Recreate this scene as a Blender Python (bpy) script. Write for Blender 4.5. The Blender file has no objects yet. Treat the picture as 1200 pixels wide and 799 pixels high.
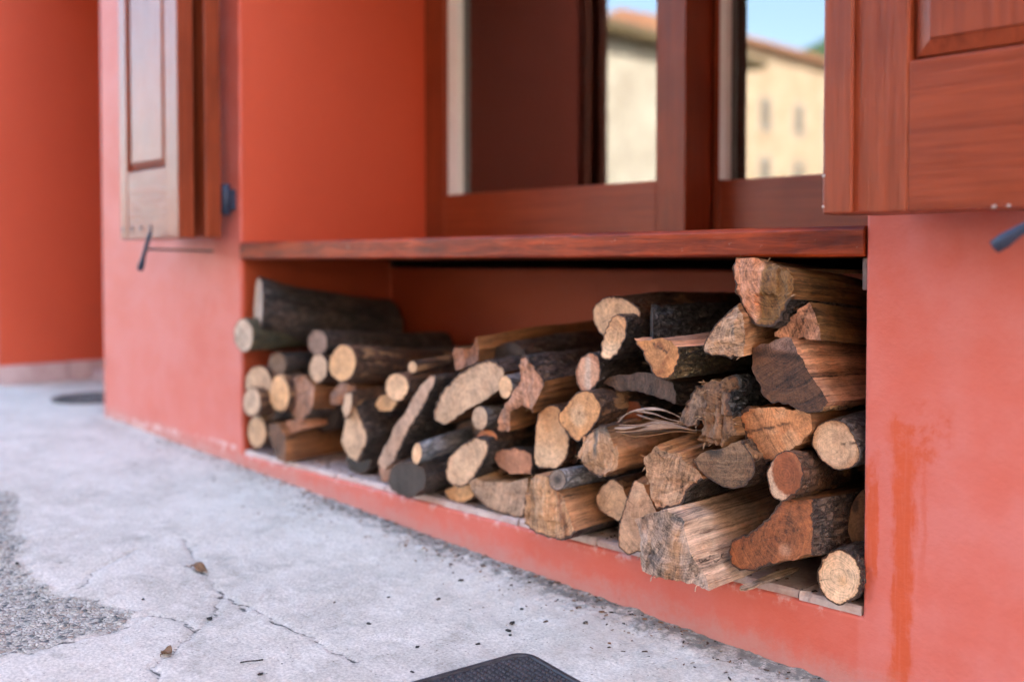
import bpy, bmesh, math, random
import numpy as np
from mathutils import Vector, Matrix, noise
from mathutils.geometry import delaunay_2d_cdt

S = bpy.context.scene
COL = S.collection
random.seed(7)

# ------------------------------------------------------------------ camera
CAM = Vector((0.758, -1.52, 0.678))
YAW = math.radians(44.494)           # view axis against the wall line
PITCH = math.radians(1.7)
fwd = Vector((-math.cos(YAW)*math.cos(PITCH), math.sin(YAW)*math.cos(PITCH), -math.sin(PITCH)))
rgt = Vector((math.sin(YAW), math.cos(YAW), 0))
upv = rgt.cross(fwd)
cd = bpy.data.cameras.new('camera')
cam = bpy.data.objects.new('camera', cd); COL.objects.link(cam)
m = Matrix((rgt, upv, -fwd)).transposed().to_4x4(); m.translation = CAM
cam.matrix_world = m
cd.sensor_width = 36; cd.lens = 36.0; cd.shift_y = -0.047
cd.clip_start = 0.05; cd.clip_end = 2000
cd.dof.use_dof = True; cd.dof.focus_distance = 1.73; cd.dof.aperture_fstop = 1.5; cd.dof.aperture_blades = 9
S.camera = cam

# ------------------------------------------------------------------ light
SUN_EL = math.radians(33); SUN_AZ = math.radians(42)    # direction to the sun, angle from +X towards +Y
W = bpy.data.worlds.new('World'); S.world = W; W.use_nodes = True
nt = W.node_tree; nt.nodes.clear()
sky = nt.nodes.new('ShaderNodeTexSky'); sky.sky_type = 'NISHITA'; sky.sun_disc = False
sky.sun_elevation = SUN_EL; sky.sun_rotation = math.pi/2 - SUN_AZ
sky.air_density = 1.0; sky.dust_density = 2.5; sky.ozone_density = 1.0
bg = nt.nodes.new('ShaderNodeBackground'); bg.inputs['Strength'].default_value = 0.15
wo = nt.nodes.new('ShaderNodeOutputWorld')
nt.links.new(sky.outputs[0], bg.inputs[0]); nt.links.new(bg.outputs[0], wo.inputs[0])
sd = bpy.data.lights.new('sun', 'SUN'); sd.energy = 4.0; sd.angle = math.radians(0.53); sd.color = (1, .95, .88)
sun = bpy.data.objects.new('sun', sd); COL.objects.link(sun)
sdir = Vector((math.cos(SUN_EL)*math.cos(SUN_AZ), math.cos(SUN_EL)*math.sin(SUN_AZ), math.sin(SUN_EL)))
sun.rotation_euler = sdir.to_track_quat('Z', 'Y').to_euler(); sun.location = (0, 8, 12)
S.view_settings.view_transform = 'Standard'; S.view_settings.look = 'None'
S.view_settings.gamma = 1.0; S.view_settings.use_curve_mapping = False
S.view_settings.exposure = 3.45
S.cycles.max_bounces = 6; S.cycles.diffuse_bounces = 3; S.cycles.glossy_bounces = 3
S.cycles.transparent_max_bounces = 8; S.cycles.use_denoising = True
S.cycles.use_adaptive_sampling = True; S.cycles.adaptive_threshold = 0.02
S.cycles.sample_clamp_indirect = 6

# ------------------------------------------------------------------ node helper
class NT:
    def __init__(s, name):
        s.m = bpy.data.materials.new(name); s.m.use_nodes = True
        s.t = s.m.node_tree; s.t.nodes.clear()
        s.out = s.t.nodes.new('ShaderNodeOutputMaterial')
        s.p = s.t.nodes.new('ShaderNodeBsdfPrincipled')
        s.t.links.new(s.p.outputs[0], s.out.inputs[0])
    def put(s, sock, v):
        if isinstance(v, bpy.types.NodeSocket): s.t.links.new(v, sock)
        elif isinstance(v, (tuple, list)) and len(v) == 3 and sock.type == 'RGBA': sock.default_value = (*v, 1)
        else: sock.default_value = v
    def set(s, **k):
        for n, v in k.items(): s.put(s.p.inputs[n.replace('_', ' ')], v)
    def attr(s, n, out='Vector'):
        a = s.t.nodes.new('ShaderNodeAttribute'); a.attribute_name = n; return a.outputs[out]
    def coord(s, n='Object'):
        return s.t.nodes.new('ShaderNodeTexCoord').outputs[n]
    def pos(s): return s.t.nodes.new('ShaderNodeNewGeometry').outputs['Position']
    def map(s, v, scale=(1,1,1), loc=(0,0,0), rot=(0,0,0)):
        n = s.t.nodes.new('ShaderNodeMapping'); s.put(n.inputs[0], v)
        n.inputs['Scale'].default_value = scale; n.inputs['Location'].default_value = loc; n.inputs['Rotation'].default_value = rot
        return n.outputs[0]
    def noise(s, v, scale=5, detail=4, rough=.55, dist=0, out=0):
        n = s.t.nodes.new('ShaderNodeTexNoise'); s.put(n.inputs['Vector'], v)
        n.inputs['Scale'].default_value = scale; n.inputs['Detail'].default_value = detail
        n.inputs['Roughness'].default_value = rough; n.inputs['Distortion'].default_value = dist
        return n.outputs[out]
    def vor(s, v, scale=5, feature='F1', out='Distance', rand=1):
        n = s.t.nodes.new('ShaderNodeTexVoronoi'); s.put(n.inputs['Vector'], v); n.feature = feature
        n.inputs['Scale'].default_value = scale; n.inputs['Randomness'].default_value = rand
        return n.outputs[out]
    def math(s, op, a, b=0.0, c=0.0, clamp=False):
        n = s.t.nodes.new('ShaderNodeMath'); n.operation = op; n.use_clamp = clamp
        s.put(n.inputs[0], a); s.put(n.inputs[1], b); s.put(n.inputs[2], c); return n.outputs[0]
    def vmath(s, op, a, b=(0,0,0), out=0):
        n = s.t.nodes.new('ShaderNodeVectorMath'); n.operation = op
        s.put(n.inputs[0], a); s.put(n.inputs[1], b); return n.outputs[out]
    def step(s, v, a, b, lo=0.0, hi=1.0):
        n = s.t.nodes.new('ShaderNodeMapRange'); n.interpolation_type = 'SMOOTHSTEP'
        s.put(n.inputs[0], v); n.inputs[1].default_value = a; n.inputs[2].default_value = b
        n.inputs[3].default_value = lo; n.inputs[4].default_value = hi; return n.outputs[0]
    def mix(s, f, a, b, mode='MIX'):
        n = s.t.nodes.new('ShaderNodeMix'); n.data_type = 'RGBA'; n.blend_type = mode
        s.put(n.inputs[0], f); s.put(n.inputs[6], a); s.put(n.inputs[7], b); return n.outputs[2]
    def sep(s, v):
        n = s.t.nodes.new('ShaderNodeSeparateXYZ'); s.put(n.inputs[0], v); return n.outputs
    def comb(s, x=0.0, y=0.0, z=0.0):
        n = s.t.nodes.new('ShaderNodeCombineXYZ')
        s.put(n.inputs[0], x); s.put(n.inputs[1], y); s.put(n.inputs[2], z); return n.outputs[0]
    def bump(s, h, strength=.5, dist=.002, normal=None):
        n = s.t.nodes.new('ShaderNodeBump'); n.inputs['Strength'].default_value = strength
        n.inputs['Distance'].default_value = dist; s.put(n.inputs['Height'], h)
        if normal is not None: s.put(n.inputs['Normal'], normal)
        s.t.links.new(n.outputs[0], s.p.inputs['Normal']); return n.outputs[0]
    def scalar(s, f, col):      # colour times a scalar
        return s.mix(1.0, col, s.comb(f, f, f), 'MULTIPLY')

MAT = {}
def mat_plaster():
    n = NT('red_plaster'); P = n.pos(); x, y, z = n.sep(P)
    big = n.noise(P, 2.2, 4); mid = n.noise(P, 9, 5, .6); fine = n.noise(P, 120, 4, .6)
    deep = n.mix(big, (.50, .066, .024), (.60, .086, .032))
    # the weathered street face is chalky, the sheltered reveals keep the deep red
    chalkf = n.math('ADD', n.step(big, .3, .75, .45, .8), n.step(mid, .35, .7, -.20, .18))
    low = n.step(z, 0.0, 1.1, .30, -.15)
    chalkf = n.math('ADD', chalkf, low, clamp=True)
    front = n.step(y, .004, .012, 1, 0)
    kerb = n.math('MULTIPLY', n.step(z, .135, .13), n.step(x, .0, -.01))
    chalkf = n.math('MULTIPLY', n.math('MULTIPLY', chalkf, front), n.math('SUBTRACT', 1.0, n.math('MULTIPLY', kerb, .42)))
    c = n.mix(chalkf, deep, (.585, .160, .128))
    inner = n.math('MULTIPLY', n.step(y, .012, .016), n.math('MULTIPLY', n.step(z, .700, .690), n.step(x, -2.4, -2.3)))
    c = n.mix(inner, c, n.mix(big, (.34, .050, .012), (.40, .060, .015)))      # niche shade put into the colour: darker burnt orange on its inner faces
    # water runs: places where rain has washed the chalk away (near the niche's near corner)
    wob = n.noise(n.map(P, (40, 40, 16)), 1, 5, .7)
    xx = n.math('ADD', x, n.math('MULTIPLY', n.math('SUBTRACT', wob, .5), .05))
    zz = n.math('ADD', z, n.math('MULTIPLY', n.math('SUBTRACT', n.noise(P, 26, 4, .65), .5), .17))
    run1 = n.math('MULTIPLY', n.step(n.math('ABSOLUTE', n.math('SUBTRACT', xx, .066)), .024, .008), n.step(zz, .43, .38))
    run2 = n.math('MULTIPLY', n.step(n.math('ABSOLUTE', n.math('SUBTRACT', xx, .016)), .014, .007), n.math('MULTIPLY', n.step(zz, .385, .345), n.step(zz, .14, .20)))
    run3 = n.math('MULTIPLY', n.step(n.math('ABSOLUTE', n.math('SUBTRACT', xx, .098)), .008, .002), n.math('MULTIPLY', n.step(zz, .45, .35), n.step(zz, .12, .3)))
    blob = n.math('MULTIPLY', n.step(n.math('ABSOLUTE', n.math('SUBTRACT', xx, .088)), .06, .03), n.math('MULTIPLY', n.step(zz, .355, .385), n.step(zz, .475, .425)))
    blob = n.math('MULTIPLY', blob, n.step(n.noise(P, 30, 4, .65), .42, .60))
    run = n.math('MAXIMUM', n.math('MAXIMUM', run1, n.math('MULTIPLY', run2, .95)), n.math('MAXIMUM', n.math('MULTIPLY', run3, .45), n.math('MULTIPLY', blob, .9)))
    streak = n.noise(n.map(P, (170, 170, 7)), 1, 4, .65)
    run = n.math('MULTIPLY', n.math('MULTIPLY', run, front), n.step(streak, .30, .52, .65, 1))
    run = n.math('MULTIPLY', run, n.step(n.noise(P, 38, 5, .75), .26, .46, .55, 1))
    c = n.mix(n.math('MULTIPLY', run, 1.0), c, (.54, .080, .022))
    # dust splashed up from the pavement
    base = n.math('ADD', z, n.math('MULTIPLY', x, .0463))
    dust = n.math('MULTIPLY', n.step(n.math('ADD', base, n.math('MULTIPLY', n.math('SUBTRACT', n.noise(P, 24, 5, .75), .5), .10)), .055, -.01), front)
    c = n.mix(n.math('MULTIPLY', dust, .42), c, (.40, .33, .30))
    spk = n.step(n.vor(n.map(P, (1, 1, 1)), 24), .05, .09, 1, 0)
    spk = n.math('MULTIPLY', spk, n.math('MULTIPLY', front, n.step(n.noise(P, 6, 2), .55, .62)))
    c = n.mix(n.math('MULTIPLY', spk, .6), c, (.25, .06, .04))
    # kerb edge: worn pale patches near the ledge
    worn = n.math('MULTIPLY', n.math('MULTIPLY', n.step(z, .095, .13), n.step(z, .15, .14)), n.step(n.noise(P, 26, 4, .7), .50, .62))
    c = n.mix(n.math('MULTIPLY', n.math('MULTIPLY', worn, n.step(x, .0, -.02)), n.math('MULTIPLY', front, .75)), c, (.66, .50, .46))
    n.set(Base_Color=c, Roughness=n.step(fine, .3, .7, .52, .66), Specular_IOR_Level=.5)
    h = n.math('ADD', n.math('MULTIPLY', mid, .8), n.math('MULTIPLY', fine, .22))
    h = n.math('ADD', h, n.math('MULTIPLY', big, 1.5))
    n.bump(h, .7, .004)
    return n.m
def mat_varnish(name, c1, c2, grain, rough=.34, worn=.0, spec=.36, gsc=(95, 3.2)):
    """varnished timber; grain = axis index that the fibres follow"""
    n = NT(name); P = n.pos()
    sc = [gsc[0]]*3; sc[grain] = gsc[1]
    V = n.map(P, tuple(sc))
    a = n.noise(V, 1.0, 6, .62, .6); b = n.noise(n.map(P, tuple(v*4 for v in sc)), 1, 3, .6)
    big = n.noise(P, 5, 3)
    f = n.step(n.math('ADD', n.math('MULTIPLY', a, .75), n.math('MULTIPLY', b, .25)), .30, .72)
    c = n.mix(f, c1, c2)
    c = n.mix(n.step(big, .35, .75, 0, .45), c, tuple(v*.62 for v in c1))
    chip = n.step(n.vor(P, 30), .06, .045, 0, 0)
    if worn:
        e = n.step(n.noise(P, 55, 4, .7), .66, .70)
        c = n.mix(n.math('MULTIPLY', e, worn), c, (.62, .5, .42))
    n.set(Base_Color=c, Roughness=n.step(b, .3, .7, rough-.05, rough+.12), Specular_IOR_Level=spec)
    n.bump(n.math('ADD', f, b), .25, .0012)
    return n.m
def mat_wood():
    """solid-texture timber: wp = (across, across, along) in metres from the pith"""
    n = NT('firewood'); wp = n.attr('wp'); tint = n.attr('tint', 'Color'); rim = n.attr('rim', 'Fac'); gr = n.attr('grit', 'Fac')
    d = n.noise(wp, 22, 3, .6, 0, 1)
    w2 = n.vmath('ADD', wp, n.vmath('MULTIPLY', n.vmath('SUBTRACT', d, (.5, .5, .5)), (.016, .016, .05)))
    x, y, z = n.sep(w2)
    r = n.math('SQRT', n.math('ADD', n.math('MULTIPLY', x, x), n.math('MULTIPLY', y, y)))
    rings = n.noise(n.comb(n.math('MULTIPLY', r, 420), 0, n.math('MULTIPLY', z, .6)), 1, 2, .5)
    ang = n.math('ARCTAN2', y, x)
    ray = n.noise(n.comb(n.math('MULTIPLY', ang, 16), n.math('MULTIPLY', r, 14), 0), 1, 3, .6)
    rayf = n.noise(n.comb(n.math('MULTIPLY', ang, 60), n.math('MULTIPLY', r, 40), 0), 1, 2, .6)
    crack = n.math('MULTIPLY', n.step(ray, .345, .30), n.step(n.noise(wp, 40, 2), .42, .55))
    fib = n.noise(n.map(wp, (280, 280, 11)), 1, 5, .7)
    fib2 = n.noise(n.map(wp, (85, 85, 4.5)), 1, 5, .65)
    blot = n.noise(wp, 16, 4, .6)
    v = n.math('ADD', n.step(rings, .3, .7, -.24, .12), n.step(fib, .3, .7, -.22, .17))
    v = n.math('ADD', v, n.step(fib2, .3, .7, -.17, .13))
    v = n.math('ADD', v, n.step(rayf, .3, .7, -.14, .10))
    v = n.math('ADD', v, n.step(blot, .3, .7, -.24, .14))
    st = n.noise(n.map(n.attr('sp'), (150, 11, 1)), 1, 5, .65); st2 = n.noise(n.map(n.attr('sp'), (45, 7, 1)), 1, 3, .6)
    v = n.math('ADD', v, n.math('MULTIPLY', n.math('ADD', n.step(st, .3, .7, -.30, .16), n.step(st2, .3, .7, -.22, .12)), n.step(gr, 0, 1, .45, 1)))
    k = n.step(gr, 0, 1, .80, 1.0); v = n.math('MULTIPLY_ADD', v, k, 1.0)
    c = n.scalar(v, n.mix(1.0, tint, (1.10, .86, .69), 'MULTIPLY'))
    warm = n.step(n.noise(wp, 30, 3, .6), .48, .72, 0, .5)
    c = n.mix(n.math('MULTIPLY', warm, n.step(gr, 0, 1, .45, .9)), c, n.mix(1.0, c, (.82, .55, .36), 'MULTIPLY'))
    dark = n.math('MULTIPLY', n.step(fib2, .42, .33), n.step(gr, 0, 2, .15, 1.0))
    c = n.mix(dark, c, n.mix(1.0, c, (.40, .32, .28), 'MULTIPLY'))
    c = n.mix(n.math('MULTIPLY', crack, .85), c, (.035, .02, .012))
    rimn = n.math('ADD', rim, n.step(n.noise(wp, 160, 3), .3, .7, -.35, .35))
    c = n.mix(n.step(rimn, 1.15, .85), c, n.mix(n.noise(wp, 300, 2), (.02, .013, .010), (.10, .055, .035)))
    c = n.mix(n.math('MULTIPLY', n.step(rimn, 2.3, 1.2), .5), c, n.mix(1.0, c, (.85, .62, .45), 'MULTIPLY'))
    n.set(Base_Color=c, Roughness=.64, Specular_IOR_Level=.38)
    h = n.math('ADD', n.math('MULTIPLY', fib, .8), n.math('MULTIPLY', fib2, 1.4))
    h = n.math('ADD', h, n.math('ADD', n.math('MULTIPLY', rings, .5), n.math('MULTIPLY', st, 1.1)))
    h = n.math('MULTIPLY', h, n.step(gr, 0, 1, .35, 1.1)); h = n.math('SUBTRACT', h, n.math('MULTIPLY', crack, 2.0))
    n.bump(h, .8, .0022)
    return n.m
def mat_bark(name, lo, mid, hi, spot=(.35, .35, .33), spotf=.15, sx=70, sy=22, bumpd=.005, peel=None, cd_=.7):
    n = NT('bark_' + name); wp = n.attr('wp'); bc = n.attr('bc')
    d = n.noise(wp, 30, 3, .6, 0, 1)
    V = n.vmath('ADD', n.map(bc, (sx, sy, sx)), n.vmath('MULTIPLY', n.vmath('SUBTRACT', d, (.5, .5, .5)), (2.8, 2.8, 2.8)))
    e = n.vor(V, 1, 'DISTANCE_TO_EDGE'); cellc = n.vor(V, 1, 'F1', 'Color')
    crack = n.step(e, .02, .16)
    f1 = n.noise(n.map(bc, (160, 45, 160)), 1, 5, .65); f2 = n.noise(wp, 28, 4, .6)
    t = n.math('ADD', n.math('MULTIPLY', f1, .55), n.math('MULTIPLY', f2, .45))
    c = n.mix(n.step(t, .34, .62), lo, mid)
    c = n.mix(n.math('MULTIPLY', n.step(n.noise(n.map(bc, (240, 70, 240)), 1, 4, .7), .52, .68), n.step(n.sep(cellc)[0], 0, 1, .35, .85)), c, hi)
    c = n.mix(n.math('MULTIPLY', n.math('SUBTRACT', 1.0, crack), cd_), c, tuple(v*.4 for v in lo))
    sp = n.step(n.noise(wp, 75, 5, .7), .60, .70)
    c = n.mix(n.math('MULTIPLY', sp, spotf*2), c, spot)
    pw = n.noise(wp, 13, 3, .6)
    c = n.mix(n.step(pw, .40, .62, 0, .65), c, n.mix(1.0, c, (2.1, 1.75, 1.5), 'MULTIPLY'))
    if peel:
        c = n.mix(n.step(n.noise(n.map(bc, (26, 12, 26)), 1, 3, .5), .58, .63), c, peel)
    n.set(Base_Color=c, Roughness=.50, Specular_IOR_Level=.5)
    h = n.math('ADD', n.math('MULTIPLY', crack, 1.0), n.math('ADD', n.math('MULTIPLY', f1, 1.1), n.math('MULTIPLY', n.noise(n.map(bc, (240, 70, 240)), 1, 4, .7), .6)))
    n.bump(h, 1.0, bumpd)
    return n.m
def mat_concrete():
    n = NT('concrete'); P = n.pos(); patch = n.attr('patch', 'Fac'); dirt = n.attr('dirt', 'Fac'); crack = n.attr('crack', 'Fac')
    a = n.noise(P, 3.0, 5, .6); b = n.noise(P, 26, 5, .65); f = n.noise(P, 190, 4, .7); m_ = n.noise(P, 8, 6, .7, .4)
    c = n.mix(n.step(a, .3, .7), (.49, .455, .39), (.60, .56, .485))
    c = n.mix(n.step(m_, .50, .62, 0, .75), c, (.64, .60, .525))
    c = n.mix(n.step(m_, .46, .34, 0, .65), c, (.37, .345, .295))
    c = n.mix(n.step(b, .46, .70, 0, .7), c, (.66, .62, .55))
    c = n.mix(n.step(b, .42, .25, 0, .5), c, (.36, .345, .31))
    grain = n.step(f, .30, .70, .72, 1.18)
    c = n.scalar(grain, c)
    x_, y_, z_ = n.sep(P)
    rust = n.math('MULTIPLY', n.step(y_, -.5, -.15), n.math('MULTIPLY', n.step(x_, -1.0, -.3), n.step(n.noise(P, 5, 4, .6), .4, .65, 0, .6)))
    c = n.mix(rust, c, (.46, .37, .30))
    pit = n.math('MULTIPLY', n.step(n.vor(P, 95), .17, .10), n.step(n.noise(P, 30, 3), .48, .56))
    c = n.mix(n.math('MULTIPLY', pit, .75), c, (.10, .10, .10))
    # exposed aggregate
    v1 = n.vor(P, 120, 'F1', 'Color'); ve = n.vor(P, 120, 'DISTANCE_TO_EDGE'); r, g, bl = n.sep(v1)
    peb = n.mix(r, (.36, .34, .285), (.64, .605, .52)); peb = n.mix(n.step(g, .82, .9), peb, (.36, .29, .23)); peb = n.mix(n.step(bl, .82, .88), peb, (.10, .11, .11))
    peb = n.mix(n.step(ve, .10, .02), peb, (.24, .225, .195))
    edge = n.math('ADD', patch, n.math('MULTIPLY', n.math('SUBTRACT', n.noise(P, 30, 6, .8), .5), 1.7))
    pf = n.step(edge, .38, .62)
    c = n.mix(n.math('MULTIPLY', pf, n.step(n.noise(P, 22, 5, .7), .34, .5, .35, 1)), c, peb)
    df = n.step(n.math('ADD', dirt, n.math('MULTIPLY', n.math('SUBTRACT', n.noise(P, 34, 6, .8), .5), 1.5)), .60, .92)
    c = n.mix(n.math('MULTIPLY', df, .78), c, (.075, .082, .072))
    c = n.mix(n.step(n.math('ADD', crack, n.math('MULTIPLY', n.math('SUBTRACT', n.noise(P, 60, 4, .7), .5), .9)), .48, .85), c, (.09, .086, .078))
    n.set(Base_Color=c, Roughness=.82, Specular_IOR_Level=.35)
    h = n.math('ADD', n.math('MULTIPLY', f, .5), n.math('MULTIPLY', b, .8))
    h = n.math('ADD', h, n.math('MULTIPLY', n.math('MULTIPLY', n.step(ve, 0, .35), pf), 1.6))
    h = n.math('SUBTRACT', h, pit)
    n.bump(h, .7, .004)
    return n.m
def mat_simple(name, c1, c2, scale=20, rough=.6, bump=.3, dist=.001, metal=0, spec=.5):
    n = NT(name); P = n.pos(); a = n.noise(P, scale, 5, .65); b = n.noise(P, scale*7, 3, .6)
    c = n.mix(n.step(n.math('ADD', n.math('MULTIPLY', a, .7), n.math('MULTIPLY', b, .3)), .35, .65), c1, c2)
    n.set(Base_Color=c, Roughness=n.step(b, .3, .7, rough-.08, rough+.08), Metallic=metal, Specular_IOR_Level=spec)
    if bump: n.bump(n.math('ADD', a, b), bump, dist)
    return n.m
def mat_glass():
    n = NT('window_glass'); t = n.t; t.nodes.remove(n.p)
    g = t.nodes.new('ShaderNodeBsdfGlossy'); g.inputs['Roughness'].default_value = 0.0; g.inputs['Color'].default_value = (.95, .97, .96, 1)
    tr = t.nodes.new('ShaderNodeBsdfTransparent'); tr.inputs['Color'].default_value = (.82, .86, .85, 1)
    fr = t.nodes.new('ShaderNodeFresnel'); fr.inputs['IOR'].default_value = 2.2
    mx = t.nodes.new('ShaderNodeMixShader')
    t.links.new(fr.outputs[0], mx.inputs[0]); t.links.new(tr.outputs[0], mx.inputs[1]); t.links.new(g.outputs[0], mx.inputs[2])
    t.links.new(mx.outputs[0], n.out.inputs[0]); return n.m
def mat_facade(name, c1, c2):
    n = NT(name); P = n.pos(); a = n.noise(P, .7, 6, .7); b = n.noise(P, 5, 4, .6)
    n.set(Base_Color=n.mix(n.step(n.math('ADD', n.math('MULTIPLY', a, .6), n.math('MULTIPLY', b, .4)), .3, .7), c1, c2), Roughness=.85)
    n.bump(b, .3, .02); return n.m

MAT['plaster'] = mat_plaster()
MAT['shut_v'] = mat_varnish('shutter_wood_upright', (.19, .031, .010), (.32, .059, .019), 2, .34)
MAT['shut_h'] = mat_varnish('shutter_wood_cross', (.19, .031, .010), (.32, .059, .019), 0, .34)
MAT['sash_v'] = mat_varnish('sash_wood_upright', (.18, .030, .009), (.29, .054, .016), 2, .40)
MAT['sash_h'] = mat_varnish('sash_wood_cross', (.20, .034, .010), (.31, .062, .018), 0, .40)
MAT['sill'] = mat_varnish('sill_wood', (.10, .010, .003), (.44, .060, .010), 0, .38, .12, .22, (46, 5.5))
MAT['wood'] = mat_wood()
MAT['concrete'] = mat_concrete()
MAT['tile'] = mat_simple('ledge_tile', (.42, .30, .27), (.60, .50, .46), 14, .75, .5, .003)
MAT['mortar'] = mat_simple('mortar', (.40, .36, .33), (.52, .48, .45), 30, .85, .5, .003)
MAT['iron'] = mat_simple('painted_iron', (.014, .022, .045), (.026, .038, .07), 40, .5, .3, .0008)
MAT['rubber'] = mat_simple('mat_rubber', (.016, .015, .018), (.045, .042, .048), 60, .6, .4, .001)
MAT['spacer'] = mat_simple('white_bead', (.80, .83, .80), (.85, .88, .85), 20, .4, .1)
MAT['glass'] = mat_glass()
MAT['room'] = mat_simple('room_wall', (.20, .16, .14), (.25, .20, .17), 3, .9, .1)
MAT['door'] = mat_varnish('door_wood', (.10, .03, .014), (.2, .06, .03), 2, .4)
MAT['skirt'] = mat_simple('skirting_stone', (.45, .30, .29), (.58, .44, .43), 9, .6, .2, .001)
MAT['batten'] = mat_simple('batten_wood', (.14, .09, .075), (.21, .15, .12), 50, .7, .4, .001)
MAT['chip'] = mat_simple('bare_wood_chip', (.36, .27, .23), (.50, .40, .35), 90, .8, .3)
MAT['iron_dark'] = mat_simple('drain_iron', (.03, .03, .032), (.06, .06, .06), 40, .6, .3)
MAT['crumb'] = mat_simple('dark_crumb', (.012, .010, .009), (.03, .026, .022), 200, .8, .4)
MAT['leafd'] = mat_simple('dry_leaf', (.12, .065, .03), (.22, .13, .07), 90, .8, .4)
MAT['facade_cream'] = mat_facade('facade_cream', (.33, .27, .20), (.62, .55, .44))
MAT['facade_peach'] = mat_facade('facade_peach', (.42, .29, .18), (.60, .46, .32))
MAT['facade_stone'] = mat_facade('facade_stone', (.40, .36, .30), (.52, .47, .40))
MAT['roof_tile'] = mat_facade('roof_tile', (.35, .15, .08), (.50, .25, .14))
MAT['asphalt'] = mat_simple('asphalt', (.045, .045, .046), (.065, .064, .062), 12, .85, .4, .004)
MAT['facade_grey'] = mat_facade('facade_grey', (.26, .22, .18), (.34, .29, .24))
MAT['roof_wood'] = mat_facade('roof_wood', (.10, .07, .03), (.16, .11, .05))
MAT['pane_dark'] = mat_simple('far_pane', (.17, .13, .10), (.24, .19, .14), 2, .5, 0)
MAT['hill'] = mat_facade('hill_green', (.035, .075, .025), (.07, .12, .045))
MAT['leaf'] = mat_facade('leaf_green', (.03, .06, .02), (.06, .10, .03))
BK = {
 'black':  mat_bark('black', (.016, .012, .010), (.080, .057, .046), (.24, .19, .16), (.40, .38, .36), .24, 80, 18, .006),
 'dark':   mat_bark('dark', (.028, .019, .016), (.11, .074, .057), (.26, .195, .155), (.38, .32, .27), .16, 80, 18, .006),
 'crack':  mat_bark('crack', (.008, .008, .009), (.070, .067, .068), (.28, .28, .29), (.45, .46, .48), .22, 60, 38, .010, None, 1.0),
 'brown':  mat_bark('brown', (.045, .022, .013), (.13, .066, .037), (.26, .145, .085), (.36, .27, .20), .09, 70, 15, .005, (.34, .18, .085)),
 'brownpatch': mat_bark('brownpatch', (.045, .024, .016), (.14, .078, .048), (.27, .17, .12), (.40, .31, .25), .10, 70, 18, .005, (.36, .18, .075)),
 'grey':   mat_bark('grey', (.045, .043, .044), (.13, .125, .125), (.25, .245, .245), (.44, .44, .44), .18, 60, 10, .003),
 'bluegrey': mat_bark('bluegrey', (.07, .072, .077), (.17, .175, .19), (.31, .32, .34), (.50, .52, .55), .22, 50, 10, .002),
 'silver': mat_bark('silver', (.09, .09, .095), (.24, .245, .26), (.42, .43, .45), (.58, .59, .61), .25, 50, 12, .002),
 'lichen': mat_bark('lichen', (.022, .015, .013), (.095, .063, .052), (.24, .19, .155), (.52, .51, .45), .34, 80, 20, .007),
 'moss':   mat_bark('moss', (.035, .030, .017), (.105, .090, .048), (.20, .18, .105), (.36, .36, .26), .14),
 'mossy':  mat_bark('mossy', (.030, .020, .011), (.105, .074, .036), (.25, .20, .105), (.48, .43, .30), .20, 70, 20, .007),
 'purple': mat_bark('purple', (.026, .013, .012), (.085, .044, .040), (.17, .10, .088), (.26, .17, .15), .10),
}
def setup(o, **k):
    for a, b in k.items(): o[a] = b
    return o
def mesh_obj(name, verts, faces, mat, parent=None, smooth=False, **props):
    me = bpy.data.meshes.new(name); me.from_pydata([tuple(v) for v in verts], [], faces)
    if smooth: me.polygons.foreach_set('use_smooth', [True]*len(me.polygons))
    me.materials.append(mat); me.update()
    o = bpy.data.objects.new(name, me); COL.objects.link(o)
    if parent: o.parent = parent
    return setup(o, **props)
def empty(name, loc, **props):
    o = bpy.data.objects.new(name, None); COL.objects.link(o); o.location = loc; o.empty_display_size = .05
    bpy.context.view_layer.update()
    return setup(o, **props)
def adopt(o, parent):          # keep world placement
    o.parent = parent; o.matrix_parent_inverse = Matrix.Translation(-Vector(parent.location)); return o
def bevel(o, w=.003, seg=2, ang=35):
    b = o.modifiers.new('bevel', 'BEVEL'); b.width = w; b.segments = seg; b.limit_method = 'ANGLE'; b.angle_limit = math.radians(ang)
    b.harden_normals = False; return o
def box_data(x0, x1, y0, y1, z0, z1):
    v = [(x0,y0,z0),(x1,y0,z0),(x1,y1,z0),(x0,y1,z0),(x0,y0,z1),(x1,y0,z1),(x1,y1,z1),(x0,y1,z1)]
    f = [(0,3,2,1),(4,5,6,7),(0,1,5,4),(1,2,6,5),(2,3,7,6),(3,0,4,7)]
    return v, f
def boxes(name, L, mat, parent=None, bw=.002, **props):
    V, F = [], []
    for b in L:
        v, f = box_data(*b); k = len(V); V += v; F += [tuple(i+k for i in q) for q in f]
    o = mesh_obj(name, V, F, mat, None, **props)
    if parent: adopt(o, parent)
    if bw: bevel(o, bw)
    return o
def tube(name, pts, rad, mat, parent=None, n=10, **props):
    V, F = [], []; pts = [Vector(p) for p in pts]; m = len(pts)
    for i, p in enumerate(pts):
        t = (pts[min(i+1, m-1)] - pts[max(i-1, 0)]).normalized()
        a = t.orthogonal().normalized() if i == 0 else (a - t*a.dot(t)).normalized()
        b = t.cross(a); r = rad[i] if isinstance(rad, (list, tuple)) else rad
        for k in range(n):
            th = 2*math.pi*k/n; V.append(p + (a*math.cos(th) + b*math.sin(th))*r)
    for i in range(m-1):
        for k in range(n):
            k2 = (k+1) % n; F.append((i*n+k, i*n+k2, (i+1)*n+k2, (i+1)*n+k))
    F.append(tuple(range(n-1, -1, -1))); F.append(tuple((m-1)*n+k for k in range(n)))
    o = mesh_obj(name, V, F, mat, None, True, **props)
    if parent: adopt(o, parent)
    return o

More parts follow.
